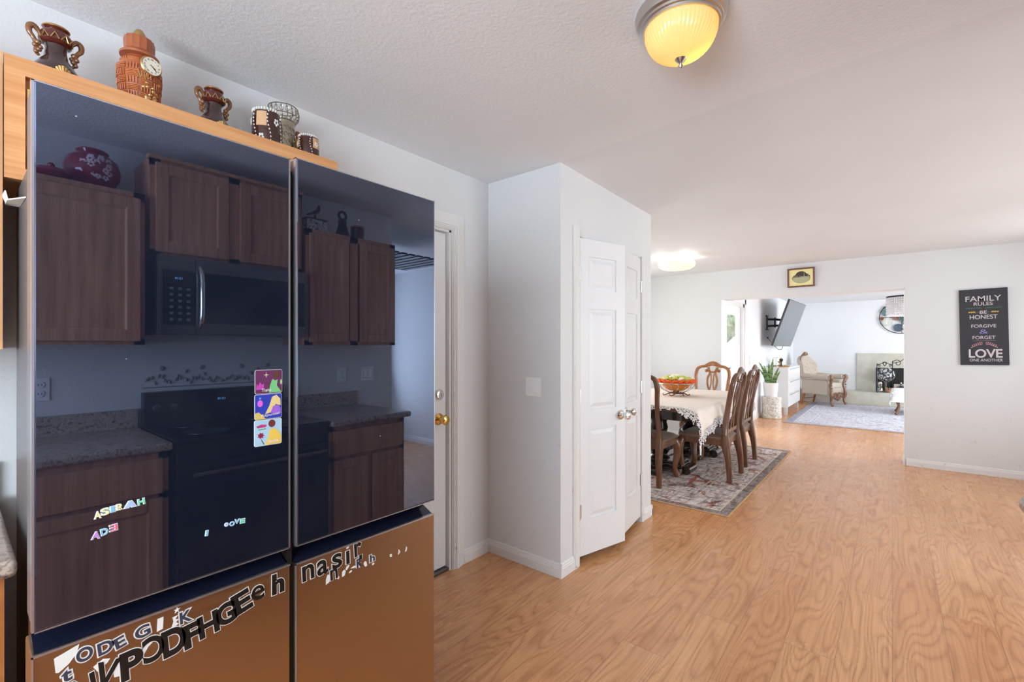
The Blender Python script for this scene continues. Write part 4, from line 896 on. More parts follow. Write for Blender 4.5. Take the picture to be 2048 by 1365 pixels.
for (bx_, by_, br_) in ((.86, -.50, .10), (1.25, -.50, .08), (.86, -.76, .08), (1.25, -.76, .10)):
    mb = MB(); mb.lathe([(br_, 0), (br_ + .003, 0), (br_ + .003, .0006), (br_, .0006)], (bx_ - 1.058, by_ + .62, .9205), 32); mb.build('burner_ring', 'steel', rg)
# carved border decoration on the wall over the range
mb = MB(); random.seed(11)
for k in range(46):
    x = .70 + k * .0155 + random.uniform(-.004, .004); z_ = 1.145 + random.uniform(0, .05 + .02 * math.sin(k * .7)); a = random.uniform(-1.2, 1.2)
    mb.sweep([(x, KW + .003, z_ - .012), (x + .008 * math.sin(a), KW + .006, z_), (x + .018 * math.sin(a), KW + .003, z_ + .014)], [.001, .006, .001], (0, 1, 0), 6)
for x in (.78, .98, 1.20, 1.36): mb.ball((x, KW + .004, 1.235), .014, 10, (1, .3, 1))
mb.sweep([(.69, KW + .003, 1.128), (1.42, KW + .003, 1.128)], .003, (0, 0, 1), 6)
mb.build('wall_decoration', plain('pewter_relief', srgb(150, 150, 150), .4), label='long carved leafy wall decoration above the range, reflected in the left mirror door', cat='decoration', loc=(1.05, KW, 1.13))
# outlets and switch on that wall
def plate(x, z, kind, label):
    w = .058 if kind == 'switch' else .036
    o = thing('light_switch' if kind == 'switch' else 'wall_outlet', (x, KW, z), label, 'light switch' if kind == 'switch' else 'outlet')
    mb = MB(); mb.box((-w, 0, -.058), (w, .006, .058), .003); mb.build('plate', 'white', o)
    if kind == 'switch':
        for s_ in (-1, 1): mb = MB(); mb.box((s_ * .024 - .016, .005, -.033), (s_ * .024 + .016, .010, .033), .002); mb.build('rocker', 'gloss_white', o)
    else:
        for s_ in (-1, 1):
            mb = MB(); mb.lathe([(0, 0), (.016, 0), (.016, .004), (0, .004)], (0, 0, 0), 20, T(0, .0055, s_ * .022) @ R(-PI / 2, 'X')); sk = mb.build('socket', 'gloss_white', o)
            mb = MB(); mb.box((-.007, .009, s_ * .022 - .004), (-.005, .0102, s_ * .022 + .005)).box((.005, .009, s_ * .022 - .004), (.007, .0102, s_ * .022 + .005)); mb.build('slot', 'black', sk, smooth=False)
plate(1.905, 1.145, 'outlet', 'white power outlet above the counter, reflected in the right mirror door'); plate(2.13, 1.145, 'switch', 'white double switch near the wall end, reflected in the right mirror door'); plate(.285, 1.15, 'outlet', 'power outlet at the left edge of the left mirror door reflection')
# things on top of the reflected cabinets
mv = thing('maroon_vase', (.455, -.80, 2.131), 'squat glossy maroon vase with a pale flower pattern, reflected in the left mirror door', 'vase')
M['maroon'] = plain('maroon_glaze', srgb(140, 24, 52), .12, coat=.6)
mb = MB(); mb.lathe([(.045, 0), (.075, .02), (.105, .07), (.110, .11), (.098, .155), (.07, .178), (.058, .185), (.064, .198), (.056, .205), (.045, .19), (.03, .17)], seg=32); mb.build('body', 'maroon', mv)
mb = MB()
for k in range(16):
    a = PI / 2 + random.uniform(-.5, .5); z_ = .10 + random.uniform(-.045, .05); r = .110 - abs(z_ - .10) * .22
    mt = R(a, 'Z') @ T(r, 0, z_) @ R(PI / 2, 'Y')
    for p in range(5): mb.ball((.009 * math.cos(p * 1.2566), .009 * math.sin(p * 1.2566), 0), .0065, 6, (1, 1, .35), mt)
mb.build('flower_print', plain('pale_pink_print', srgb(220, 196, 204), .4), mv)
lv = thing('maroon_jar', (.300, -.72, 2.131), 'low maroon knobbed dish left of the maroon vase, reflected in the left mirror door', 'jar')
mb = MB(); mb.lathe([(.03, 0), (.06, .012), (.075, .03), (.06, .048), (.02, .056), (0, .057)], seg=24); mb.build('body', 'maroon', lv)
mb = MB(); mb.ball((0, 0, .068), .014, 10); mb.build('lid_knob', 'maroon', lv)
pb = thing('patterned_box', (1.58, -.77, 2.131), 'small box with a black and white maze pattern, reflected in the right mirror door', 'box')
m_, nt_, b_ = new_mat('maze_pattern'); Bq = NB(nt_); n_ = Bq.n('TexNoise', Vector=Bq.coord('Object'), Scale=45.0, Detail=0.0, Distortion=1.5); Bq.put(b_.inputs['Base Color'], Bq.mix(Bq.m('GREATER_THAN', Bq.m('ABSOLUTE', Bq.m('SUBTRACT', n_.outputs['Fac'], .5)), .06), (.03, .03, .03, 1), (.7, .7, .68, 1))); M['maze'] = m_
mb = MB(); mb.box((-.07, -.05, 0), (.07, .05, .085), .003); mb.build('body', 'maze', pb)
mb = MB(); mb.box((-.072, -.052, .085), (.072, .052, .095), .003); mb.build('lid', 'black', pb)
gf = thing('leaf_ornament', (1.60, -.79, 2.227), 'dark leafy ornament standing on the maze-patterned box, reflected in the right mirror door', 'ornament')
mb = MB(); mb.lathe([(.02, 0), (.008, .02), (.008, .05), (0, .06)], seg=12).sweep(spline([(-.06, 0, .03), (-.02, 0, .045), (.02, 0, .07), (.03, 0, .11)], 5), interp([(.002, .002), (.012, .006), (.016, .008), (.006, .006)], 5), (0, 1, 0), 8); mb.build('leaf', 'ebony', gf)
bd = thing('black_figurine', (1.80, -.78, 2.131), 'black ring-topped figurine, reflected in the right mirror door', 'figurine')
mb = MB(); mb.lathe([(.045, 0), (.05, .03), (.035, .08), (.028, .11), (.03, .13), (.012, .15), (0, .152)], seg=16); mb.build('body', 'black', bd)
mb = MB(); mb.sweep([(.028 * math.cos(2 * PI * k / 20), 0, .17 + .028 * math.sin(2 * PI * k / 20)) for k in range(21)], .010, (0, 1, 0), 8, cap=False); mb.build('ring', 'black', bd)
cj = thing('candle_jar', (1.915, -.77, 2.131), 'dark red candle jar beside the black figurine, reflected in the right mirror door', 'candle')
mb = MB(); mb.lathe([(.045, 0), (.048, .005), (.048, .095), (.044, .10), (.040, .09), (.040, .06), (0, .06)], seg=24); mb.build('jar', plain('dark_red_glass', srgb(70, 20, 18), .08, coat=.5), cj)
mb = MB(); mb.lathe([(.0485, .10), (.050, .104), (.047, .112), (0, .113)], seg=24); mb.build('lid', 'rust_ceramic', cj)

# ================================================================== CEILING LAMPS
kl = thing('ceiling_lamp', (1.505, .53, 2.445), 'large flush ceiling lamp with a brushed nickel ring, ribbed yellow glass bowl and finial', 'ceiling lamp')
mb = MB(); mb.lathe([(0, 0), (.140, 0), (.143, -.010), (.136, -.036), (.128, -.040), (.127, -.047), (.121, -.049), (.120, -.056), (.115, -.057), (.112, -.050), (.100, -.046), (0, -.035)], seg=72); mb.build('ring', 'nickel', kl)
gm_, gn, gb_ = new_mat('ribbed_yellow_glass'); GB = NB(gn); gn.nodes.remove(gb_)
tl = GB.n('BsdfTranslucent', Color=(1.0, .86, .52, 1)); dfs = GB.n('BsdfDiffuse', Color=(.78, .66, .40, 1)); gls = GB.n('BsdfGlossy', Color=(1, 1, 1, 1), Roughness=.15)
em = GB.n('Emission', Color=(1.0, .78, .38, 1), Strength=.12)
a1 = GB.n('MixShader', Fac=.42, i1=tl.outputs[0], i2=dfs.outputs[0]); a2 = GB.n('MixShader', Fac=.025, i1=a1.outputs[0], i2=gls.outputs[0]); a3 = GB.n('AddShader', i0=a2.outputs[0], i1=em.outputs[0])
gn.links.new(a3.outputs[0], gn.nodes['Material Output'].inputs[0])
mb = MB(); pr = [(.113 * math.cos(math.radians(t)) ** .85, -.052 - .100 * math.sin(math.radians(t))) for t in range(0, 88, 6)]
pr2 = [(max(.001, r - .003), z_ + .003) for r, z_ in reversed(pr)]
mb.lathe(pr + pr2, seg=216, rmod=lambda a, i: 1 + (.014 * math.cos(54 * a + i * .25) if 1 < i < 13 else 0)); mb.build('glass_bowl', gm_, kl)
mb = MB(); mb.lathe([(.0, -.146), (.017, -.148), (.018, -.152), (.012, -.159), (.005, -.164), (.004, -.167), (.0075, -.172), (.0055, -.179), (0, -.181)], seg=24); mb.build('finial', 'nickel', kl)
def bulb(name, loc, power, color, r=.02):
    l = bpy.data.lights.new(name, 'POINT'); l.energy = power; l.color = color; l.shadow_soft_size = r
    o = bpy.data.objects.new(name, l); COL.objects.link(o); o.location = loc; return o
bulb('kitchen_lamp_bulb', (1.535, .505, 2.340), .34, (1.0, .78, .45), .022)
bulb('kitchen_lamp_bulb', (1.455, .56, 2.360), .03, (1.0, .78, .45), .022)
dl = thing('ceiling_lamp', (5.5, 1.985, 2.424), 'round flat warm-lit ceiling lamp on a white neck over the dining table', 'ceiling lamp')
mb = MB(); mb.lathe([(0, 0), (.095, 0), (.095, -.05), (0, -.05)], seg=40); mb.build('neck', 'white', dl)
M['warm_diffuser'] = plain('warm_diffuser', (.9, .85, .75, 1), .5, emit=(1.0, .78, .54, 1), es=.42)
mb = MB(); mb.lathe([(0, -.048), (.17, -.052), (.205, -.066), (.212, -.090), (.20, -.120), (.165, -.142), (.10, -.152), (0, -.155)], seg=56); mb.build('diffuser', 'warm_diffuser', dl)
for k in range(4):
    a = PI / 4 + k * PI / 2; bulb('dining_halo_light', (5.5 + .21 * math.cos(a), 1.985 + .21 * math.sin(a), 2.385), 1.0, (1.0, .93, .82), .012)  # points added above the rim to brighten the ceiling into a halo

# ================================================================== PICTURES ON THE FAR WALL
# chalkboard-style canvas
cv = thing('wall_canvas', (XF, -.742, 1.565), 'dark canvas lettered with family rules hanging right of the wide opening', 'wall art'); cv.rotation_euler = (math.radians(-1.0), 0, 0)
mb = MB(); mb.box((-.024, -.181, -.402), (0, .181, .402), .002); mb.build('canvas', plain('chalkboard_canvas', srgb(52, 50, 58), .7, var=.25, vscale=5), cv)
CL = T(-.0245, 0, 0) @ R(-PI / 2, 'Z') @ R(PI / 2, 'X')   # text plane facing -X
M['chalk'] = plain('chalk_white', srgb(208, 200, 202), .7, var=.2, vscale=120)
for s_, h_, w_, yy, xx, bo in (('FAMILY', .055, .265, .300, -.0, .006), ('RULES', .034, .140, .244, 0, .010), ('BE', .032, .052, .155, 0, .010), ('HONEST', .042, .205, .105, 0, .010), ('FORGIVE', .034, .185, .010, 0, .006), ('FORGET', .034, .170, -.112, 0, .006), ('LOVE', .085, .245, -.280, .008, .024), ('ONE ANOTHER', .028, .245, -.350, .012, .006)):
    mb = MB(); put_text(mb, s_, h_, CL @ T(xx, yy, 0), .0012, bo, w_); mb.build('lettering', 'chalk', cv, smooth=False)
mb = MB(); put_text(mb, '&', .045, CL @ T(0, -.050, 0), .0012, .0, .066); mb.build('ampersand', plain('lilac_chalk', srgb(132, 122, 178), .7), cv, smooth=False)
mb = MB()
for sd in (-1, 1):
    for k in range(14):
        x = sd * (.015 + k * .0088); mb.sweep([CL @ Vector((x, .199 + (.004 if k % 2 else -.004), .0005)), CL @ Vector((x + sd * .006, .207 if k % 2 else .193, .0005))], .0016, (1, 0, 0), 4)
    mb.sweep([CL @ Vector((sd * .012, .200, .0005)), CL @ Vector((sd * .135, .203, .0005))], .0012, (1, 0, 0), 4)
mb.build('green_garland', plain('green_chalk', srgb(78, 150, 110), .7), cv, smooth=False)
mb = MB()
for sd in (-1, 1):
    for k in range(3):
        c0 = Vector((sd * (.055 + k * .018), .158, .0004)); mb.sweep([CL @ c0, CL @ (c0 + Vector((sd * .022, .006 - k * .002, 0)))], [.001, .0045], (1, 0, 0), 5)
        mb.sweep([CL @ c0, CL @ (c0 + Vector((sd * .018, -.007, 0)))], [.001, .004], (1, 0, 0), 5)
    mb.ball(CL @ Vector((sd * .040, .156, .0005)), .003, 6)
mb.build('yellow_sprig', plain('yellow_chalk', srgb(216, 184, 92), .7), cv, smooth=False)
mb = MB()
for sd in (-1, 1):
    for k in range(6):
        bx_, by_ = sd * (.012 + k * .014), -.192 + .020 * math.cos((k - 0) * .42)
        mb.sweep([CL @ Vector((bx_, by_ - .008, .0004)), CL @ Vector((bx_ + sd * .008, by_ + .012, .0004))], [.0012, .0050], (1, 0, 0), 5)
        mb.sweep([CL @ Vector((bx_, by_ - .010, .0004)), CL @ Vector((bx_ + sd * .018, by_ - .014, .0004))], [.0012, .0042], (1, 0, 0), 5)
mb.build('pink_laurel', plain('pink_chalk', srgb(206, 150, 156), .7), cv, smooth=False)
mb = MB(); mb.sweep([CL @ Vector((-.085, -.146, .0004)), CL @ Vector((.085, -.146, .0004))], .0009, (1, 0, 0), 4); mb.build('thin_line', 'chalk', cv, smooth=False)
# framed relief picture over the opening
pc = thing('framed_picture', (XF, .905, 2.242), 'small brown-framed gold picture of a towered skyline above the wide opening', 'picture')
pc.rotation_euler = (0, math.radians(-3), 0)
mb = MB(); fw, fh = .150, .122
mb.box((-.030, -fw, -fh), (-.004, -fw + .020, fh), .004).box((-.030, fw - .020, -fh), (-.004, fw, fh), .004).box((-.030, -fw + .018, fh - .020), (-.004, fw - .018, fh), .004).box((-.030, -fw + .018, -fh), (-.004, fw - .018, -fh + .020), .004); mb.build('frame', plain('mahogany_frame', srgb(104, 54, 28), .25, coat=.3), pc)
mb = MB(); mb.box((-.016, -fw + .015, -fh + .015), (-.006, fw - .015, fh - .015)); mb.build('gold_mount', plain('pale_gold_leaf', srgb(226, 212, 150), .4, .3, bump=(60, .3, .002)), pc, smooth=False)
PLn = T(-.0165, 0, 0) @ R(-PI / 2, 'Z') @ R(PI / 2, 'X')
mb = MB(); mb.prism([(x, y) for x, y in [(-.10, -.01), (-.094, .012), (-.078, .028), (-.06, .038), (-.045, .062), (-.015, .078), (.02, .078), (.048, .062), (.062, .045), (.085, .032), (.098, .01), (.10, -.012), (.085, -.045), (.04, -.068), (0, -.074), (-.04, -.068), (-.08, -.045)]], .002, PLn); mb.build('dark_sky', plain('dusk_brown', srgb(62, 48, 44), .6), pc, smooth=False)
mb = MB()
mb.prism([(-.096, 0), (-.05, .004), (0, .006), (.03, .012), (.09, .008), (.096, -.012), (.082, -.044), (.04, -.066), (0, -.072), (-.04, -.066), (-.08, -.044)], .003, PLn)
for x, h_, w_ in ((-.084, .020, .003), (-.066, .030, .003), (-.050, .028, .003), (-.032, .020, .0025), (-.010, .022, .0025), (.034, .058, .0032), (.080, .040, .0032), (.010, .012, .008)): mb.prism([(x - w_, 0), (x + w_, 0), (x + w_ * .7, h_), (x, h_ + .006), (x - w_ * .7, h_)], .0035, PLn)
mb.build('raised_skyline', plain('greenish_gold', srgb(186, 186, 146), .5, bump=(60, .6, .004), var=.35, vscale=90), pc, smooth=False)

# ================================================================== DINING
rug = MB(); RX0, RX1, RY0, RY1 = 3.93, 6.90, 1.005, 3.05
rug.box((RX0, RY0, 0.001), (RX1, RY1, .009), .003)
rug.build('area_rug', rug_mat('worn_red_grey_rug', srgb(228, 216, 206), srgb(164, 148, 144), srgb(158, 74, 60), srgb(66, 52, 56), srgb(206, 190, 170), 2.97, 2.045, .85, .085), label='worn red, grey and cream patterned rug under the dining table', cat='rug', loc=((RX0 + RX1) / 2, (RY0 + RY1) / 2, .005))
mb = MB(); pts = [(RX0 - .002, RY1, .008), (RX0 - .002, RY0 - .004, .006), (RX1 - .1, RY0 - .004, .006)]
M['seat_suede'] = plain('brown_suede', srgb(128, 92, 68), .85, sheen=.3, var=.45, vscale=9)
M['silver_wood'] = plain('silvered_carving', srgb(150, 146, 146), .35, .3, bump=(120, .5, .003))
def chair(label, loc, rz, wood_='walnut'):
    c = thing('dining_chair', loc, label, 'chair', rz, 'carved dining chairs')
    # back posts running up from the rear legs in one S-curve; chair faces +y
    for sx in (-1, 1):
        x = sx * .215
        mb = MB(); pts = spline([(x * 1.06, -.262, 0), (x * 1.05, -.258, .10), (x * 1.02, -.246, .24), (x * 1.0, -.222, .36), (x * 1.0, -.215, .46)], 5)
        mb.sweep(pts, interp([(.024, .024), (.024, .025), (.030, .031), (.034, .040), (.029, .031)], 5), (0, 1, 0), 12, .55); mb.build('leg', wood_, c)
        mb = MB(); pts = spline([(x, -.215, .46), (x * .96, -.218, .56), (x * .93, -.235, .70), (x * .98, -.262, .85), (x * 1.02, -.285, .95), (x * .93, -.300, 1.03), (x * .66, -.308, 1.065)], 6)
        mb.sweep(pts, interp([(.026, .031), (.021, .028), (.019, .025), (.021, .025), (.023, .025), (.022, .022), (.018, .020)], 6), (0, 1, 0), 12, .6); mb.build('back_post', wood_, c)
        mb = MB(); pts = spline([(sx * .200, .210, .385), (sx * .224, .234, .32), (sx * .222, .232, .22), (sx * .205, .215, .10), (sx * .212, .225, .045), (sx * .222, .240, .012)], 6)
        mb.sweep(pts, interp([(.036, .036), (.044, .044), (.034, .034), (.025, .025), (.028, .028), (.034, .036)], 6), (0, 1, 0), 12, .8)
        mb.ball((sx * .222, .245, .020), .028, 10, (1, 1, .7)); mb.build('leg', wood_, c)
        mb = MB()   # carved knee leaves
        for k in range(3): mb.ball((sx * .236, .250, .36 - k * .03), .016 - k * .003, 8)
        mb.build('knee_carving', wood_, c); mb = MB()
        for k in range(3): mb.ball((sx * .222, -.228, .375 - k * .028), .019 - k * .004, 8, (1, 1.2, 1))
        mb.build('knee_carving', wood_, c)
    mb = MB(); mb.box((-.225, .205, .350), (.225, .235, .418), .008).box((-.225, -.225, .350), (.225, -.195, .418), .008).box((-.235, -.21, .350), (-.205, .22, .418), .008).box((.205, -.21, .350), (.235, .22, .418), .008); mb.build('seat_rail', wood_, c)
    mb = MB(); n = 10; vs = []; fs = []
    for i in range(n + 1):
        for jx in range(n + 1):
            u, v = i / n * 2 - 1, jx / n * 2 - 1; w_ = .245 - .02 * (1 - v) / 2
            e = (1 - abs(u) ** 4) * (1 - abs(v) ** 4); vs.append((u * w_, v * .235 + .006, (.420 + .056 * e ** .5)))
    fs = [(i * (n + 1) + k, (i + 1) * (n + 1) + k, (i + 1) * (n + 1) + k + 1, i * (n + 1) + k + 1) for i in range(n) for k in range(n)]
    mb.add((vs, fs)); mb.box((-.238, -.222, .414), (.238, .238, .430), .006); mb.build('seat', 'seat_suede', c)
    # crest rail
    mb = MB(); pts = spline([(-.150, -.306, 1.062), (-.10, -.310, 1.070), (-.045, -.312, 1.095), (0, -.313, 1.105), (.045, -.312, 1.095), (.10, -.310, 1.070), (.150, -.306, 1.062)], 4)
    mb.sweep(pts, interp([(.014, .018), (.014, .020), (.016, .030), (.017, .034), (.016, .030), (.014, .020), (.014, .018)], 4), (0, 0, 1), 12, .7); cr_ = mb.build('crest_rail', wood_, c)
    mb = MB(); random.seed(5)
    for k in range(9):
        a = (k - 4) * .3; mb.sweep([(.004 * (k - 4), -.330, 1.075), (.075 * math.sin(a), -.328, 1.072 + .040 * math.cos(a))], [(.004, .004), (.010, .006)], (0, 1, 0), 6)
        mb.sweep([(.004 * (k - 4), -.296, 1.075), (.075 * math.sin(a), -.298, 1.072 + .040 * math.cos(a))], [(.004, .004), (.010, .006)], (0, 1, 0), 6)
    mb.build('shell_carving', 'silver_wood' if wood_ == 'walnut' else wood_, cr_)
    # interlaced splat
    def Yb(z_): return -.222 - .088 * max(0, (z_ - .5) / .56) ** 1.2
    mb = MB()
    for sx in (-1, 1):
        P_ = [(.070, .50), (.052, .60), (-.010, .70), (-.058, .80), (-.062, .90), (-.035, .975), (-.055, 1.02), (-.06, 1.055)]
        mb.sweep(spline([(sx * a, Yb(b) + sx * .003, b) for a, b in P_], 5), interp([(.016, .007), (.013, .007), (.013, .007), (.015, .007), (.014, .007), (.017, .007), (.020, .007), (.020, .007)], 5), (0, 1, 0), 8, .6)
        P_ = [(.028, .50), (.014, .60), (.030, .72), (.014, .84), (.022, .97)]
        mb.sweep(spline([(sx * a, Yb(b) - sx * .003, b) for a, b in P_], 5), interp([(.009, .006)] * 5, 5), (0, 1, 0), 8, .6)
        mb.ball((sx * .082, Yb(1.0), 1.005), .022, 10, (1, .5, 1))
    mb.sweep([(-.085, Yb(1.0), 1.010), (0, Yb(1), .985), (.085, Yb(1.0), 1.010)], [(.012, .018)] * 3, (0, 1, 0), 8)
    mb.box((-.195, -.232, .470), (.195, -.208, .510), .006)
    mb.build('splat', wood_, c)
    return c
chair('dark carved dining chair at the near table end, partly hidden by the pantry wall', (4.555, 1.945, .0135), -PI / 2)
c1 = chair('dark carved dining chair with the lace cloth point hanging over its seat', (5.125, 1.505, .0135), 0)
c2 = copy_tree(c1); c2.location = (5.875, 1.53, .0135); c2['label'] = 'dark carved dining chair on the long table side, nearer the wide opening'
chair('carved dining chair, golden as if lit, at the far table end against the wall', (6.42, 1.925, .0135), PI / 2, 'walnut_lit')
# table
TX0, TX1, TY0, TY1 = 4.45, 6.50, 1.42, 2.58; TCX, TCY = 5.475, 2.0
tb = thing('dining_table', (TCX, TCY, .009), 'dark double-pedestal dining table under a white lace cloth', 'table')
def rrect(x0, y0, x1, y1, r, n=6): return arc(x1 - r, y1 - r, r, 0, 90, n) + arc(x0 + r, y1 - r, r, 90, 180, n) + arc(x0 + r, y0 + r, r, 180, 270, n) + arc(x1 - r, y0 + r, r, 270, 360, n)
mb = MB(); hx, hy = (TX1 - TX0) / 2, (TY1 - TY0) / 2
mb.prism(rrect(-hx, -hy, hx, hy, .16), .034, T(0, 0, .722)); mb.prism(rrect(-hx + .02, -hy + .02, hx - .02, hy - .02, .15), .012, T(0, 0, .711)); mb.build('tabletop', 'walnut', tb, angle=50)
mb = MB(); mb.prism(rrect(-hx + .10, -hy + .10, hx - .10, hy - .10, .12), .095, T(0, 0, .617)); mb.build('apron', 'ebony', tb)
for px in (-.47, .50):
    mb = MB(); mb.lathe([(.11, .10), (.115, .13), (.08, .16), (.10, .19), (.125, .24), (.115, .30), (.075, .34), (.065, .38), (.085, .42), (.095, .46), (.08, .52), (.10, .57), (.13, .62)], (px, 0, 0), 28); mb.build('pedestal', 'ebony', tb)
    mb = MB(); mb.box((px - .13, -.30, .055), (px + .13, .30, .105), .015).box((px - .30, -.11, .055), (px + .30, .11, .105), .015).box((px - .12, -.27, .10), (px + .12, .27, .125), .01)
    for (fx, fy) in ((0, -.33), (0, .33), (.30, 0), (-.30, 0)):
        ax = (1, 0, 0) if fy else (0, 1, 0)
        for k in (-1, 0, 1):
            o_ = k * .075; c0 = Vector((px + fx + (o_ if fy else 0), fy + (o_ if fx else 0), .048)); a_ = Vector(ax) * .036
            mb.sweep([c0 - a_, c0 + a_], .046, (0, 0, 1), 16)
    mb.build('plinth', 'ebony', tb)
mb = MB(); mb.box((-.45, -.05, .07), (.48, .05, .12), .012); mb.build('stretcher', 'ebony', tb)
# tablecloth: a draped grid with lace edge
m_, nt_, b_ = new_mat('cream_cloth'); Bq = NB(nt_); wv_ = Bq.n('TexNoise', Vector=Bq.coord('Object'), Scale=14.0, Detail=5.0)
Bq.put(b_.inputs['Base Color'], Bq.mix(wv_.outputs['Fac'], srgb(240, 230, 220), srgb(224, 212, 200))); b_.inputs['Roughness'].default_value = .9
bp_ = Bq.n('Bump', Strength=.4, Distance=.01, Height=wv_.outputs['Fac']); Bq.put(b_.inputs['Normal'], bp_.outputs[0]); M['cloth'] = m_
def lace_mat():
    m, nt, b = new_mat('white_lace'); B = NB(nt); nt.nodes.remove(b)
    v = B.coord('Object'); vo = B.n('TexVoronoi', {'feature': 'DISTANCE_TO_EDGE'}, Vector=v, Scale=55.0)
    d = B.n('BsdfDiffuse', Color=(.72, .70, .68, 1)); t = B.n('BsdfTransparent')
    mx = B.n('MixShader', Fac=B.m('GREATER_THAN', vo.outputs['Distance'], .17), i1=d.outputs[0], i2=t.outputs[0])
    nt.links.new(mx.outputs[0], nt.nodes['Material Output'].inputs[0]); return m
M['lace'] = lace_mat()
ZC = .7665 + .004
def drape(x, y):
    """flat cloth coordinates -> draped position over the table top (world)"""
    ex = max(TX0 - .006 - x, x - (TX1 + .006), 0); ey = max(TY0 - .006 - y, y - (TY1 + .006), 0)
    cx_ = min(max(x, TX0 - .006), TX1 + .006); cy_ = min(max(y, TY0 - .006), TY1 + .006)
    sx = -1 if x < TCX else 1; sy = -1 if y < TCY else 1
    if ex == 0 and ey == 0: return Vector((x, y, ZC + .0015 * math.sin(x * 9) * math.sin(y * 7)))
    e = math.hypot(ex, ey); a = math.atan2(ey, ex)
    wave = 1 + .35 * math.sin(x * 17 + y * 13)
    out = .030 + .030 * min(1, e / .15) * wave
    k = min(1, e / .04); out = out * k
    return Vector((cx_ + sx * out * math.cos(a) * (1 if ex else 0), cy_ + sy * out * math.sin(a) * (1 if ey else 0), ZC - max(0, e - .012) * (1.0 if (ex == 0 or ey == 0) else .92)))
def edge_len(u, side):   # how far the cloth hangs past the edge, u along the edge in metres
    return .0
NX, NY = 92, 56
CX0, CX1, CY0, CY1 = TX0 + .04, TX1 + .16, TY0 - .15, TY1 + .15
def clothpt(i, k):
    x = CX0 + (CX1 - CX0) * i / NX; y = CY0 + (CY1 - CY0) * k / NY
    # the near-left corner is pulled out into a hanging point
    d = max(0, 1 - math.hypot((x - CX0) / .34, (y - CY0) / .34)); x -= .22 * d; y -= .13 * d
    return x, y
mb = MB(); vs = [drape(*clothpt(i, k)) for i in range(NX + 1) for k in range(NY + 1)]
mb.add((vs, [(i * (NY + 1) + k, (i + 1) * (NY + 1) + k, (i + 1) * (NY + 1) + k + 1, i * (NY + 1) + k + 1) for i in range(NX) for k in range(NY)]))
tc = mb.build('tablecloth', 'cloth', label='cream tablecloth with white lace edging draped over the dining table', cat='tablecloth', angle=180, loc=(TCX, TCY, .77))
sm = tc.modifiers.new('thickness', 'SOLIDIFY'); sm.thickness = .0018
# lace scallops round the edge
mb = MB(); per = [(i, 0) for i in range(NX)] + [(NX, k) for k in range(NY)] + [(i, NY) for i in range(NX, 0, -1)] + [(0, k) for k in range(NY, 0, -1)]
P0 = [clothpt(*p) for p in per]; n = len(P0); rows = 5; L = [0]
for a, b in zip(P0, P0[1:] + P0[:1]): L.append(L[-1] + math.hypot(b[0] - a[0], b[1] - a[1]))
vs = []
for q in range(n):
    x, y = P0[q]; i, k = per[q]
    nx = (-1 if i == 0 else (1 if i == NX else 0)); ny = (-1 if k == 0 else (1 if k == NY else 0)); nl = math.hypot(nx, ny) or 1
    sc_ = abs(math.sin(L[q] * PI / .085)) * .6 + .4 * abs(math.sin(L[q] * PI / .34)); ln = .045 + .055 * sc_
    for r_ in range(rows): t = r_ / (rows - 1); vs.append(drape(x + nx / nl * ln * t, y + ny / nl * ln * t) - Vector((TCX, TCY, .77)))
mb.add((vs, [(q * rows + r_, ((q + 1) % n) * rows + r_, ((q + 1) % n) * rows + r_ + 1, q * rows + r_ + 1) for q in range(n) for r_ in range(rows - 1)]))
mb.build('lace_edging', 'lace', tc, smooth=False)
mb = MB()   # tassel hanging from the corner point and small edge drops
for q in range(0, n, 3):
    v = vs[q * rows + rows - 1]; mb.ball(v + Vector((0, 0, -.006)), .0055, 6, (1, 1, 1.6))
cpt = vs[0 * rows + rows - 1]
mb.sweep([cpt, cpt + Vector((0, -.002, -.04)), cpt + Vector((0, -.002, -.09))], [(.022, .006), (.016, .008), (.006, .005)], (0, 1, 0), 8)
mb.build('lace_drop', 'white', tc)
# bowl with artificial flowers
BX, BY, BZ = 5.50, 1.99, ZC + .003
bw = thing('fruit_bowl', (BX, BY, BZ), 'amber glass bowl in a scrolled silver wire stand on the dining table', 'bowl')
mb = MB(); mb.lathe([(.03, .055), (.09, .065), (.14, .095), (.165, .135), (.17, .150), (.163, .150), (.135, .105), (.085, .075), (0, .068)], seg=40)
mg, ng, bg_ = new_mat('amber_glass'); bg_.inputs['Base Color'].default_value = (.75, .25, .03, 1); bg_.inputs['Roughness'].default_value = .08; bg_.inputs['Transmission Weight'].default_value = .35
mb.build('glass_bowl', mg, bw)
mb = MB(); mb.sweep([(.215 * math.cos(2 * PI * k / 40), .215 * math.sin(2 * PI * k / 40), .152) for k in range(41)], .006, (0, 0, 1), 8, cap=False)
for k in range(16):
    a = 2 * PI * k / 16; mb.sweep(spline([R(a, 'Z') @ Vector(p) for p in ((.213, 0, .15), (.20, .02, .115), (.16, .0, .075), (.10, -.01, .045), (.05, 0, .03))], 4), .0028, (0, 0, 1), 6)
mb.build('wire_basket', 'silver', bw)
mb = MB()
for k in range(6):
    a = 2 * PI * k / 6; mb.sweep(spline([R(a, 'Z') @ Vector(p) for p in ((.02, 0, .05), (.05, .01, .035), (.09, .02, .028), (.13, .0, .008), (.15, -.02, .014), (.14, -.03, .026))], 4), interp([.008, .009, .008, .007, .006, .003], 4), (0, 0, 1), 8)
mb.lathe([(.045, .02), (.03, .035), (.035, .055), (0, .06)], seg=16); mb.build('scroll_foot', 'amber_glaze', bw)
fl = thing('flower_arrangement', (BX, BY, BZ + .15), 'round arrangement of orange, green and white flowers filling the amber bowl', 'flowers')
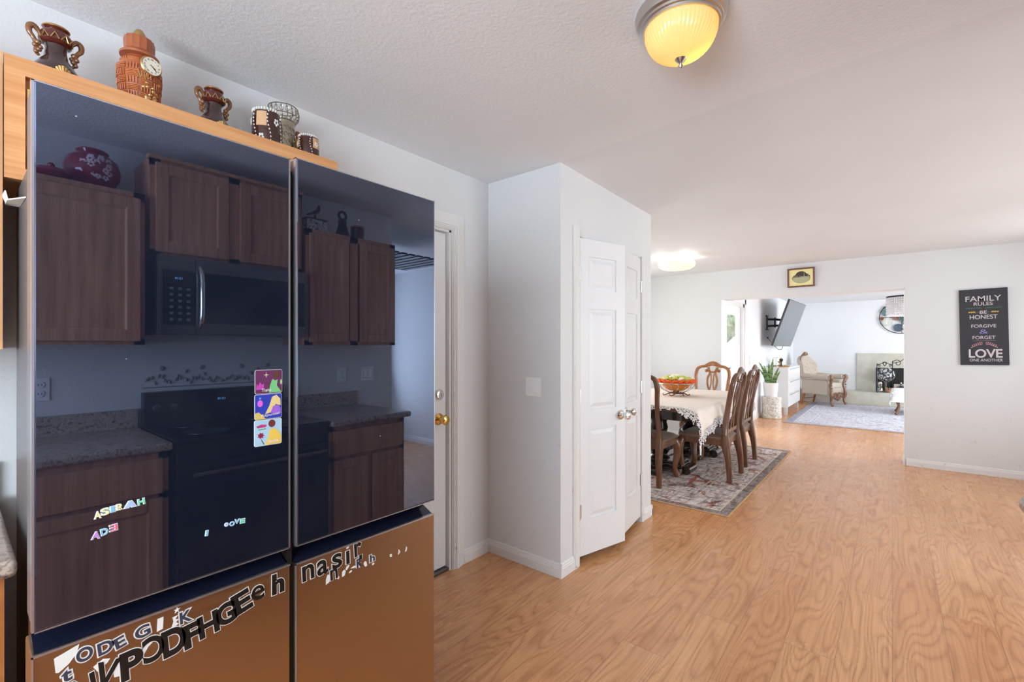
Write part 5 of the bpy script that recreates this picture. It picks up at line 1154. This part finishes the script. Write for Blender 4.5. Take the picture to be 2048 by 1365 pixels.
M['orange_petal'] = plain('orange_petal', srgb(246, 96, 28), .6, var=.3, vscale=60); M['lime_petal'] = plain('lime_petal', srgb(206, 214, 96), .6, var=.25, vscale=60); M['cream_petal'] = plain('cream_petal', srgb(244, 236, 204), .6)
def bloom(me_name, matn):
    mb = MB()
    for r_, n_, zz, sz in ((.026, 8, .004, .013), (.017, 7, .012, .012), (.008, 5, .018, .010)):
        for k in range(n_):
            a = 2 * PI * k / n_ + r_ * 90; mb.ball((r_ * math.cos(a), r_ * math.sin(a), zz), sz * 1.15, 6, (1, 1, .9))
    return mb.build(me_name, matn, fl)
random.seed(9); protos = {}
spots = [(.192, 18, .016, 'orange_petal'), (.140, 13, .046, 'lime_petal'), (.088, 8, .064, 'lime_petal'), (.03, 3, .075, 'cream_petal')]
for r_, n_, zz, mn in spots:
    for k in range(n_):
        a = 2 * PI * k / n_ + r_ * 7
        mn_ = mn if not (mn == 'lime_petal' and k % 3 == 0) else 'cream_petal'
        if mn_ not in protos: o = bloom('flower', mn_); protos[mn_] = o
        else: o = protos[mn_].copy(); COL.objects.link(o); o.parent = fl
        o.location = (r_ * math.cos(a), r_ * math.sin(a), zz); o.rotation_euler = (r_ * 4 * -math.sin(a), r_ * 4 * math.cos(a), a)
mb = MB(); mb.lathe([(.12, -.03), (.16, .0), (.14, .03), (.08, .05), (0, .06)], seg=20); mb.build('foliage_base', plain('moss_green', srgb(96, 120, 52), .8), fl)

# ================================================================== LIVING ROOM
mb = MB(); LX0, LX1, LY0, LY1 = 9.43, 13.36, -1.6, 1.50
mb.box((LX0, LY0, .001), (LX1, LY1, .009), .003)
mb.build('area_rug', rug_mat('worn_blue_grey_rug', srgb(226, 226, 230), srgb(188, 188, 200), srgb(170, 140, 148), srgb(120, 122, 146), srgb(226, 224, 224), 3.93, 3.1, .25, .13), label='worn white, grey and navy rug on the living room floor in front of the hearth', cat='rug', loc=((LX0 + LX1) / 2, (LY0 + LY1) / 2, .005))
mb = MB(); mb.box((13.40, -2.6, 0), (XL - .001, 1.974, .305), .004); mb.build('hearth', 'tile', label='raised beige tiled hearth running along the far living room wall', cat='hearth', loc=(13.6, 0, 0))
fp = thing('fireplace', (XL - .002, -.30, .3055), 'black firebox in a beige stone tile surround on the far living room wall', 'fireplace')
mb = MB(); mb.box((-.03, .60, 0), (0, .954, .885)).box((-.03, -.95, 0), (0, -.60, .885)).box((-.03, -.60, .55), (0, .60, .885)); mb.build('surround', 'tile', fp, smooth=False)
mb = MB(); mb.box((-.018, -.60, 0), (-.002, .60, .55)); mb.build('firebox', 'soot', fp, smooth=False)
mb = MB(); mb.box((-.034, -.60, .52), (-.018, .60, .55)).box((-.034, .57, 0), (-.018, .60, .52)).box((-.034, -.60, 0), (-.018, -.57, .52)); mb.build('firebox_trim', 'iron', fp, smooth=False)
# wrought iron screen
def spiral(c, r0, a0, turns, n=22, shrink=.82, flip=1):
    return [(c[0] + r0 * (1 - shrink * k / n) * math.cos(a0 + flip * turns * 2 * PI * k / n), c[1] + r0 * (1 - shrink * k / n) * math.sin(a0 + flip * turns * 2 * PI * k / n)) for k in range(n + 1)]
fs_ = thing('fire_screen', (13.46, -.30, .3055), 'black wrought iron folding fire screen with scrolls standing on the hearth', 'fire screen')
def panel(o0, ang, w, h, top):
    p = MB(); mt = T(*o0) @ R(ang, 'Z')
    V = lambda u, v: mt @ Vector((0, u, v)); tb_ = lambda pts, r=.0075: p.sweep([V(*q) for q in pts], r, (1, 0, 0), 6)
    tb_([(0, 0), (0, h)], .009); tb_([(w, 0), (w, h)], .009); tb_([(0, .02), (w, .02)], .008)
    for sg, x0 in ((1, 0), (-1, w)):
        tb_(spiral((x0 + sg * w * .13, h * .93), w * .13, PI if sg > 0 else 0, 1.1, flip=-sg)); tb_(spiral((x0 + sg * w * .16, .10), w * .15, PI if sg > 0 else 0, 1.2, flip=sg))
        tb_(spline([(x0 + sg * .02 * w, h * .55, ), (x0 + sg * .16 * w, h * .42), (x0 + sg * .38 * w, h * .52), (x0 + sg * .40 * w, h * .70), (x0 + sg * .22 * w, h * .78), (x0 + sg * .10 * w, h * .70)], 5) if False else [(x0 + sg * w * a, h * b) for a, b in ((.02, .55), (.10, .46), (.22, .42), (.34, .46), (.41, .56), (.40, .68), (.30, .77), (.18, .78), (.10, .71), (.14, .64), (.22, .65))])
        tb_([(x0 + sg * w * a, h * b) for a, b in ((.5, .34), (.42, .22), (.28, .18), (.20, .25), (.26, .33), (.33, .29))])
    tb_([(0, h * .93), (w * .2, h * .98), (w * .5, top), (w * .8, h * .98), (w, h * .93)])
    tb_(spiral((w * .44, top - .04), .055, -PI / 2, 1, flip=1)); tb_(spiral((w * .56, top - .04), .055, -PI / 2, 1, flip=-1)); tb_([(w * .5, .02), (w * .5, h * .34)])
    return p
panel((.0, .30, 0), math.radians(-22) * 0 + .45, .30, .66, .70).build('side_panel', 'iron', fs_)
panel((0, -.36, 0), 0, .66, .72, .90).build('centre_panel', 'iron', fs_)
panel((.13, -.63, 0), -.45, .30, .66, .70).build('side_panel', 'iron', fs_)
# things on the hearth
m_, nt_, b_ = new_mat('black_white_mosaic'); Bq = NB(nt_); vo_ = Bq.n('TexVoronoi', Vector=Bq.coord('Object'), Scale=32.0); sp_ = Bq.n('SeparateColor', Color=vo_.outputs['Color']).outputs[0]
Bq.put(b_.inputs['Base Color'], Bq.mix(Bq.m('GREATER_THAN', sp_, .45), (.05, .05, .06, 1), (.6, .6, .62, 1))); b_.inputs['Roughness'].default_value = .2; M['mosaic'] = m_
gl_ = thing('mosaic_globe', (13.585, .115, .3055), 'black and white mosaic ball on a small stem in front of the firebox', 'ornament')
mb = MB(); mb.ball((0, 0, .40), .165, 24); mb.build('globe', 'mosaic', gl_)
mb = MB(); mb.lathe([(.043, 0), (.045, .02), (.02, .05), (.018, .20), (.04, .25), (0, .255)], seg=20); mb.build('stem', 'silver', gl_)
sv = thing('silver_vase', (13.50, .215, .3055), 'small round silver vase on the hearth left of the amber candle jars', 'vase')
mb = MB(); mb.lathe([(.025, 0), (.055, .03), (.058, .07), (.035, .11), (.030, .13), (.040, .16), (.045, .20), (.03, .24), (0, .245)], seg=20); mb.build('body', 'chrome', sv)
for x, y, lab, cl_ in ((13.50, .055, 'left of the two candle jars on the hearth, pale amber with a metal lid', srgb(222, 160, 110)), (13.525, -.062, 'right of the two candle jars on the hearth, deeper amber', srgb(200, 124, 62))):
    cj = thing('candle_jar', (x, y, .3055), lab, 'candle', group='amber candle jars on the hearth')
    mb = MB(); mb.lathe([(.052, 0), (.056, .008), (.056, .095), (.050, .098), (.048, .07), (0, .07)], seg=24); mb.build('jar', plain('amber_wax_glass', cl_, .15), cj)
    mb = MB(); mb.lathe([(.057, .094), (.058, .106), (0, .108)], seg=24); mb.build('lid', 'tan', cj)
bx = thing('silver_box', (13.66, -.18, .3055), 'bright silver gift box on the hearth behind the candle jars', 'box')
mb = MB(); mb.box((-.06, -.16, 0), (.06, .16, .20), .01); mb.build('body', 'silver', bx)
mb = MB(); mb.sweep([(-.065, 0, 0), (-.065, 0, .205)], .008, (0, 1, 0), 6).ball((0, .03, .215), .025, 8).ball((0, -.03, .215), .025, 8); mb.build('ribbon', 'chrome', bx)
cb_ = thing('blue_bundle', (13.535, -.20, .3055), 'crumpled blue-grey patterned cloth bundle on the hearth by the silver box', 'cloth')
mb = MB(); random.seed(4)
for k in range(12): mb.ball((random.uniform(-.03, .03), random.uniform(-.07, .07), .04 + random.uniform(0, .09)), .045, 8)
mb.build('cloth', plain('blue_grey_cloth', srgb(92, 104, 136), .9, var=.6, vscale=50), cb_)
# armchair, turned to face the right of the picture
ac = thing('armchair', (12.90, 1.28, .014), 'cream tufted baroque armchair with carved gilt arms and crest by the hearth', 'armchair', -PI - .32 + .0)
M['cream_velvet'] = plain('cream_velvet', srgb(196, 182, 166), .85, sheen=.4, var=.15, vscale=6); M['gilt'] = plain('worn_gilt_carving', srgb(168, 130, 104), .35, .4, bump=(70, .8, .006), var=.65, vscale=40)
# local frame: faces +y, width along x
mb = MB(); mb.box((-.30, -.26, .24), (.30, .30, .40), .03, 3); mb.build('seat_base', 'cream_velvet', ac)
mb = MB(); mb.box((-.235, -.20, .39), (.235, .33, .50), .04, 4); mb.build('seat_cushion', 'cream_velvet', ac)
mb = MB(); nu, nv = 18, 22; vs = []
for i in range(nu + 1):
    for k in range(nv + 1):
        u = i / nu * 2 - 1; v = k / nv; z_ = .40 + v * .72
        half = .28 + .05 * math.sin(v * PI * .75)
        x = u * half; top = .40 + v * (.72 - .17 * abs(u) ** 2.2)
        tu = .016 * abs(math.sin(u * PI * 2.5 + (PI / 2 if int(v * 5) % 2 else 0))) * abs(math.sin(v * PI * 5))
        y = -.24 + .045 * (1 - u * u) - .13 * v + tu + .10 * abs(u) ** 3
        vs.append((x, y, top))
n1 = len(vs); vs += [(x, y - .11 - .02 * 0, z_) for x, y, z_ in vs]
g = lambda i, k: i * (nv + 1) + k
fs = [(g(i, k), g(i + 1, k), g(i + 1, k + 1), g(i, k + 1)) for i in range(nu) for k in range(nv)] + [(n1 + g(i, k), n1 + g(i, k + 1), n1 + g(i + 1, k + 1), n1 + g(i + 1, k)) for i in range(nu) for k in range(nv)]
fs += [(g(i, nv), g(i + 1, nv), n1 + g(i + 1, nv), n1 + g(i, nv)) for i in range(nu)] + [(g(i, 0), n1 + g(i, 0), n1 + g(i + 1, 0), g(i + 1, 0)) for i in range(nu)]
fs += [(g(0, k), g(0, k + 1), n1 + g(0, k + 1), n1 + g(0, k)) for k in range(nv)] + [(g(nu, k), n1 + g(nu, k), n1 + g(nu, k + 1), g(nu, k + 1)) for k in range(nv)]
mb.add((vs, fs)); bk = mb.build('backrest', 'cream_velvet', ac, angle=70)
mb = MB()
for r_ in range(4):
    for k in range(5 if r_ % 2 else 4):
        u = (k - (2 if r_ % 2 else 1.5)) * .42
        if abs(u) < .95: v = .25 + r_ * .17; mb.ball((u * .30, -.20 + .04 * (1 - u * u) - .13 * v + .012 + .1 * abs(u) ** 3, .40 + v * (.72 - .17 * abs(u) ** 2.2)), .010, 8)
mb.build('tufting_button', 'cream_velvet', bk)
mb = MB(); pts = spline([(-.30, -.30, .955), (-.20, -.36, 1.06), (-.09, -.38, 1.115), (0, -.385, 1.15), (.09, -.38, 1.115), (.20, -.36, 1.06), (.30, -.30, .955)], 5); mb.sweep(pts, interp([.008, .012, .020, .030, .020, .012, .008], 5), (0, 1, 0), 8)
for k in range(9): a = (k - 4) * .35; mb.sweep([(0, -.35, 1.13), (.10 * math.sin(a), -.35, 1.13 + .075 * math.cos(a))], [.010, .018], (0, 1, 0), 6)
mb.build('crest', 'gilt', ac)
for sx in (-1, 1):
    mb = MB(); mb.box((sx * .27, -.27, .24), (sx * .34, .28, .58), .025, 3)
    pts = spline([(sx * .30, -.30, .66), (sx * .32, -.12, .655), (sx * .335, .10, .635), (sx * .34, .30, .645)], 5); mb.sweep(pts, interp([.055, .06, .06, .065], 5), (0, 0, 1), 14); mb.build('arm', 'cream_velvet', ac)
    mb = MB(); pts = spline([(sx * .34, .335, .69), (sx * .36, .365, .64), (sx * .33, .345, .56), (sx * .31, .325, .46), (sx * .325, .345, .36), (sx * .335, .355, .24), (sx * .305, .335, .12), (sx * .315, .355, .05), (sx * .325, .375, .012)], 5)
    mb.sweep(pts, interp([.024, .036, .032, .024, .030, .036, .022, .028, .030], 5), (0, 1, 0), 10)
    for k in range(7): mb.ball((sx * (.33 + .012 * (k % 2)), .36, .66 - k * .065), .020, 8)
    mb.build('carved_front_leg', 'gilt', ac)
    mb = MB(); mb.sweep([(sx * .27, -.24, .25), (sx * .28, -.30, 0)], [.024, .018], (0, 1, 0), 8, .6); mb.build('leg', 'beech', ac)
mb = MB(); mb.sweep([(-.275, -.27, .12), (.275, -.27, .12)], .010, (0, 0, 1), 6); mb.build('stretcher', 'beech', ac)
mb = MB()
for sx in (-1, 1):
    sp2 = spiral((sx * .10, .20), .085, PI / 2, 1.2, flip=sx); mb.sweep([(a, .335, b) for a, b in sp2], .016, (0, 1, 0), 6)
    sp2 = spiral((sx * .21, .21), .060, PI / 2, 1.2, flip=-sx); mb.sweep([(a, .335, b) for a, b in sp2], .013, (0, 1, 0), 6)
mb.sweep([(-.30, .335, .265), (0, .34, .27), (.30, .335, .265)], .016, (0, 0, 1), 6); mb.ball((0, .34, .14), .035, 8)
mb.build('carved_apron', 'gilt', ac)
# low white chest of drawers along the wall
dz = thing('chest_of_drawers', (11.08, 1.765, 0), 'glossy white chest of three wide drawers on clear legs, against the living room wall', 'dresser')
mb = MB(); mb.box((-.73, -.185, .16), (.73, .20, .93), .003).box((-.735, -.205, .93), (.735, .205, .945), .002); mb.build('body', 'gloss_white', dz)
for k in range(3):
    z0 = .175 + k * .252
    mb = MB(); mb.box((-.725, -.203, z0), (.725, -.185, z0 + .243), .003); w_ = mb.build('drawer', 'gloss_white', dz)
    mb = MB(); mb.box((-.60, -.222, z0 + .222), (.60, -.203, z0 + .230), .001); mb.build('handle', 'nickel', w_)
for lx in (-.65, .65):
    for ly in (-.15, .15): mb = MB(); mb.box((lx - .03, ly - .03, 0), (lx + .03, ly + .03, .16), .004); mb.build('leg', plain('clear_acrylic', (.8, .8, .8, 1), .05, .6), dz)
ty = thing('gold_tray', (10.80, 1.78, .9455), 'round golden tray of small ornaments on the white chest of drawers', 'tray')
mb = MB(); mb.lathe([(0, 0), (.20, 0), (.215, .018), (.21, .02), (.195, .006), (0, .006)], seg=32, mat=Matrix.Diagonal((1.4, .8, 1, 1))); mb.build('tray', 'gold', ty)
for x, y, h_, r, lab, mn in ((10.70, 1.74, .15, .035, 'short dark candlestick on the left of the golden tray', 'iron'), (10.80, 1.78, .10, .04, 'small amber glass cup in the middle of the golden tray', 'tan'), (10.92, 1.76, .12, .03, 'small white perfume bottle on the right of the golden tray', 'white')):
    o = thing('small_ornament', (x, y, .952), lab, 'ornament')
    mb = MB(); mb.lathe([(r, 0), (r, .01), (r * .35, .03), (r * .3, h_ * .6), (r * .9, h_ * .75), (r * 1.0, h_), (0, h_)], seg=16); mb.build('body', mn, o)
    mb = MB(); mb.ball((0, 0, h_ + .012), .014, 8); mb.build('top', 'chrome', o)
cs = thing('cake_stand', (10.55, 1.80, .9455), 'small dark flat-topped stand at the near end of the white chest of drawers', 'stand')
mb = MB(); mb.lathe([(.05, 0), (.05, .008), (.010, .02), (.010, .17), (.07, .178), (.07, .186), (0, .186)], seg=24); mb.build('body', 'nickel', cs)
# plant on its mosaic stand
ps = thing('plant_stand', (9.90, 1.770, 0), 'white pebble-mosaic drum stand holding the snake plant', 'plant stand')
m_, nt_, b_ = new_mat('pebble_mosaic'); Bq = NB(nt_); vo_ = Bq.n('TexVoronoi', Vector=Bq.coord('Object'), Scale=48.0); sp_ = Bq.n('SeparateColor', Color=vo_.outputs['Color']).outputs[0]
Bq.put(b_.inputs['Base Color'], Bq.mix(Bq.mapr(sp_, .2, .9), srgb(188, 184, 172), srgb(236, 234, 228))); b_.inputs['Roughness'].default_value = .3
bp_ = Bq.n('Bump', Strength=.6, Distance=.004, Height=vo_.outputs['Distance']); Bq.put(b_.inputs['Normal'], bp_.outputs[0]); M['pebble'] = m_
mb = MB(); mb.lathe([(.160, 0), (.168, .01), (.166, .20), (.170, .39), (.165, .405), (0, .405)], seg=40); mb.build('drum', 'pebble', ps)
pp = thing('potted_plant', (9.905, 1.785, .4055), 'snake plant with tall green leaves in a white pot on a mosaic drum', 'potted plant')
mb = MB(); mb.lathe([(.105, 0), (.108, .01), (.132, .255), (.134, .262), (.126, .262), (.122, .23), (0, .23)], seg=36); mb.build('pot', 'white', pp)
mb = MB(); mb.lathe([(.121, .229), (.08, .238), (0, .24)], seg=20); mb.build('soil', plain('potting_soil', srgb(70, 52, 40), .9, bump=(80, .6, .01)), pp)
def leaf_mat():
    m, nt, b = new_mat('snake_plant_leaf'); B = NB(nt); n = B.n('TexNoise', Vector=B.coord('Object', (6, 6, 40)), Scale=1.0, Detail=3.0)
    B.put(b.inputs['Base Color'], B.mix(B.mapr(n.outputs['Fac'], .4, .6), srgb(58, 98, 48), srgb(136, 166, 100))); b.inputs['Roughness'].default_value = .4; return m
M['snake'] = leaf_mat()
for dx, dy, h_, lean, w_ in ((0, 0, .50, (.02, -.04), .030), (.03, .03, .40, (.05, .02), .028), (-.03, .05, .42, (-.02, .14), .026), (-.02, -.05, .34, (-.03, -.10), .026), (.05, -.03, .30, (.06, -.08), .024), (-.05, .02, .30, (-.08, .07), .022), (.01, .07, .30, (-.20, .09), .022), (.04, .05, .36, (.06, .09), .024), (0, -.07, .26, (0, -.09), .020)):
    mb = MB(); pts = spline([(dx, dy, .225), (dx + lean[0] * .2, dy + lean[1] * .2, .225 + h_ * .4), (dx + lean[0] * .6, dy + lean[1] * .6, .225 + h_ * .75), (dx + lean[0], dy + lean[1], .225 + h_)], 5)
    mb.sweep(pts, interp([(w_ * .7, .004), (w_, .004), (w_ * .75, .003), (.002, .001)], 5), (1, .25, 0), 8); mb.build('leaf', 'snake', pp)
# television on its arm
tv = thing('television', (10.80, 1.595, 1.80), 'large flat television tilted steeply forward from the living room wall', 'television', 0)
def tvp(x, y, z_): return (x - 10.8, y - 1.595, z_ - 1.80)
near_t, near_b, far_t, far_b = Vector(tvp(10.0, 1.477, 2.24)), Vector(tvp(10.0, 1.768, 1.362)), Vector(tvp(11.62, 1.425, 2.235)), Vector(tvp(11.62, 1.71, 1.352))
ux = (far_t - near_t).normalized(); uz = (near_t - near_b).normalized(); un = ux.cross(uz).normalized()   # screen normal
if un.y > 0: un = -un
mb = MB(); bk_ = -un * .035
q8 = [near_b, far_b, far_t, near_t]; mb.add(([*q8, *[p + bk_ for p in q8]], [(0, 1, 2, 3), (7, 6, 5, 4), (0, 4, 5, 1), (1, 5, 6, 2), (2, 6, 7, 3), (3, 7, 4, 0)])); mb.build('casing', plain('dark_grey_plastic', srgb(62, 66, 70), .4), tv, smooth=False)
mb = MB(); ins = .008; cq = [near_b + ux * ins + uz * ins, far_b - ux * ins + uz * ins, far_t - ux * ins - uz * ins, near_t + ux * ins - uz * ins]
mb.add(([p + un * .001 for p in cq] + [p - un * .0005 for p in cq], [(0, 1, 2, 3), (7, 6, 5, 4), (0, 4, 5, 1), (1, 5, 6, 2), (2, 6, 7, 3), (3, 7, 4, 0)])); mb.build('screen', plain('television_screen', srgb(96, 104, 112), .22, .0, 1.0), tv, smooth=False)  # grey base holds the bright room's reflection on the dark screen
br_ = thing('television_bracket', (10.55, 1.974, 1.835), 'black articulated wall bracket behind the television', 'bracket')
mb = MB(); mb.box((-.03, -.02, -.15), (.03, 0, .15), .004).box((-.10, -.018, -.15), (.10, -.002, -.12), .003).box((-.10, -.018, .12), (.10, -.002, .15), .003); mb.build('wall_plate', 'iron', br_)
for zz in (-.07, .07):
    mb = MB(); mb.sweep([(0, -.01, zz), (.05, -.14, zz * .9), (.20, -.24, zz * .8), (.25, -.315, zz * .7)], [(.016, .022)] * 4, (0, 0, 1), 8, .5); mb.build('arm', 'iron', br_)
mb = MB(); mb.sweep([(.05, -.14, -.10), (.05, -.14, .10)], .016, (1, 0, 0), 10).sweep([(.20, -.24, -.08), (.20, -.24, .08)], .016, (1, 0, 0), 10); mb.build('pivot', 'iron', br_)
mb = MB(); mb.sweep(spline([(10.60, 1.965, 1.52), (10.62, 1.90, 1.44), (10.68, 1.80, 1.30), (10.75, 1.74, 1.30), (10.85, 1.74, 1.36)], 6), .005, (0, 1, 0), 6).ball((10.60, 1.965, 1.53), .016, 8); mb.build('power_cable', 'iron', label='thin dark cable looping from the wall to the underside of the television', cat='cable', loc=(10.6, 1.96, 1.5))
# outlets on the living room wall
o = thing('wall_outlet', (9.10, 1.975, 1.10), 'white double outlet on the living room wall beside the patio door', 'outlet')
mb = MB(); mb.box((-.036, -.006, -.10), (.036, 0, .10), .003); mb.build('plate', 'white', o)
for s_ in (-1, 1): mb = MB(); mb.box((-.02, -.009, s_ * .045 - .025), (.02, -.005, s_ * .045 + .025), .002); mb.build('socket', 'gloss_white', o)
# round wall decoration
wa = thing('round_wall_art', (XL - .001, -.165, 2.02), 'round wire-framed wall art of green, white and brown discs on the far living room wall', 'wall art')
mb = MB(); mb.sweep([(-.04, .40 * math.cos(2 * PI * k / 60), .37 * math.sin(2 * PI * k / 60)) for k in range(61)], .008, (1, 0, 0), 8, cap=False); mb.build('ring', 'iron', wa)
def disc(y, z_, r, col, nm, petals=0):
    mb = MB()
    if petals:
        for k in range(petals): a = 2 * PI * k / petals; mb.sweep([(-.03, y, z_), (-.045, y + r * math.cos(a), z_ + r * math.sin(a))], [.004, r * 2.2 / petals], (1, 0, 0), 6)
    else: mb.lathe([(0, 0), (r * .6, .006), (r, .025), (r, .03), (0, .012)], (0, 0, 0), 28, T(-.01, y, z_) @ R(-PI / 2, 'Y'))
    mb.build('disc', plain(nm, col, .4), wa)
disc(.26, .13, .105, srgb(90, 116, 116), 'slate_green_disc'); disc(.25, -.10, .10, srgb(222, 220, 214), 'white_ray_disc', 22); disc(.06, -.24, .09, srgb(72, 88, 104), 'navy_disc'); disc(.10, .0, .07, srgb(150, 92, 84), 'copper_flower_disc', 9); disc(.36, -.02, .04, srgb(130, 80, 60), 'brown_disc'); disc(-.06, -.02, .12, srgb(70, 104, 104), 'teal_ray_disc', 12); disc(-.10, -.22, .09, srgb(216, 218, 220), 'pale_disc'); disc(.30, .22, .04, srgb(170, 160, 170), 'mauve_disc'); disc(-.05, .22, .13, srgb(200, 204, 206), 'silver_disc'); disc(-.26, .02, .10, srgb(96, 112, 124), 'grey_blue_disc'); disc(.12, .10, .05, srgb(150, 170, 156), 'sage_flower_disc', 10)
mb = MB(); mb.sweep([(-.006, 0, -.36), (-.006, 0, .36)], .004, (1, 0, 0), 6).sweep([(-.006, -.39, 0), (-.006, .39, 0)], .004, (0, 0, 1), 6); mb.build('back_wire', 'iron', wa)
# crystal chandelier
ch = thing('chandelier', (10.2, -.215, 2.44), 'drum chandelier with crystal strands and dark top ring in the living room', 'chandelier')
mb = MB(); mb.sweep([(0, 0, 0), (0, 0, -.24)], .010, (1, 0, 0), 8).lathe([(0, 0), (.06, 0), (.06, -.02), (0, -.03)], seg=20); mb.build('rod', 'iron', ch)
mb = MB(); mb.lathe([(.29, -.262), (.30, -.262), (.30, -.237), (.29, -.237), (.29, -.262)], seg=48).box((-.29, -.012, -.255), (.29, .012, -.242)).box((-.012, -.29, -.255), (.012, .29, -.242)); mb.build('top_ring', 'iron', ch)
cm_, cn_, cb2 = new_mat('crystal'); cb2.inputs['Base Color'].default_value = (.9, .92, .95, 1); cb2.inputs['Roughness'].default_value = .05; cb2.inputs['Transmission Weight'].default_value = .15
mb = MB()
for ring, n_ in ((.29, 56), (.21, 36)):
    for k in range(n_):
        a = 2 * PI * k / n_
        for t in range(8): mb.ball((ring * math.cos(a), ring * math.sin(a), -.275 - t * .040), .0165, 4, (1, 1, 1.15))
mb.build('crystal_strands', cm_, ch, smooth=False, kind='stuff')
bulb('chandelier_fill', (10.2, -.215, 2.08), 3, (1, .93, .85), .04)  # point light added inside to lighten the crystals
# small table under a white cloth
ct = thing('side_table', (12.15, -.38, .012), 'low table with carved gilt legs under a white cloth in the living room', 'table')
mb = MB(); mb.box((-.34, -.34, .44), (.34, .34, .475), .006); mb.build('tabletop', 'gilt', ct)
for lx in (-1, 1):
    for ly in (-1, 1):
        mb = MB(); mb.sweep(spline([(lx * .29, ly * .29, .45), (lx * .33, ly * .33, .33), (lx * .28, ly * .28, .16), (lx * .31, ly * .31, .04), (lx * .33, ly * .33, .012)], 5), interp([.030, .036, .020, .022, .026], 5), (1, 0, 0), 8); mb.build('leg', 'gilt', ct)
mb = MB(); n = 40; vs = []; hw = .37
for i in range(n + 1):
    for k in range(n + 1):
        u = (i / n * 2 - 1) * .60; v = (k / n * 2 - 1) * .60; eu = max(0, abs(u) - hw); ev = max(0, abs(v) - hw); e = math.hypot(eu, ev)
        fl_ = .02 + .10 * e + .02 * math.sin(u * 22 + v * 19) * min(1, e / .1)
        x = max(-hw, min(hw, u)) + (math.copysign(fl_, u) if eu else 0); y = max(-hw, min(hw, v)) + (math.copysign(fl_, v) if ev else 0)
        vs.append((x, y, .480 - e))
mb.add((vs, [(i * (n + 1) + k, (i + 1) * (n + 1) + k, (i + 1) * (n + 1) + k + 1, i * (n + 1) + k + 1) for i in range(n) for k in range(n)]))
mb.build('tablecloth', plain('white_table_linen', (.8, .8, .8, 1), .85), label='plain white cloth draped over the low table in the living room', cat='tablecloth', angle=180).location = (12.15, -.38, .012)
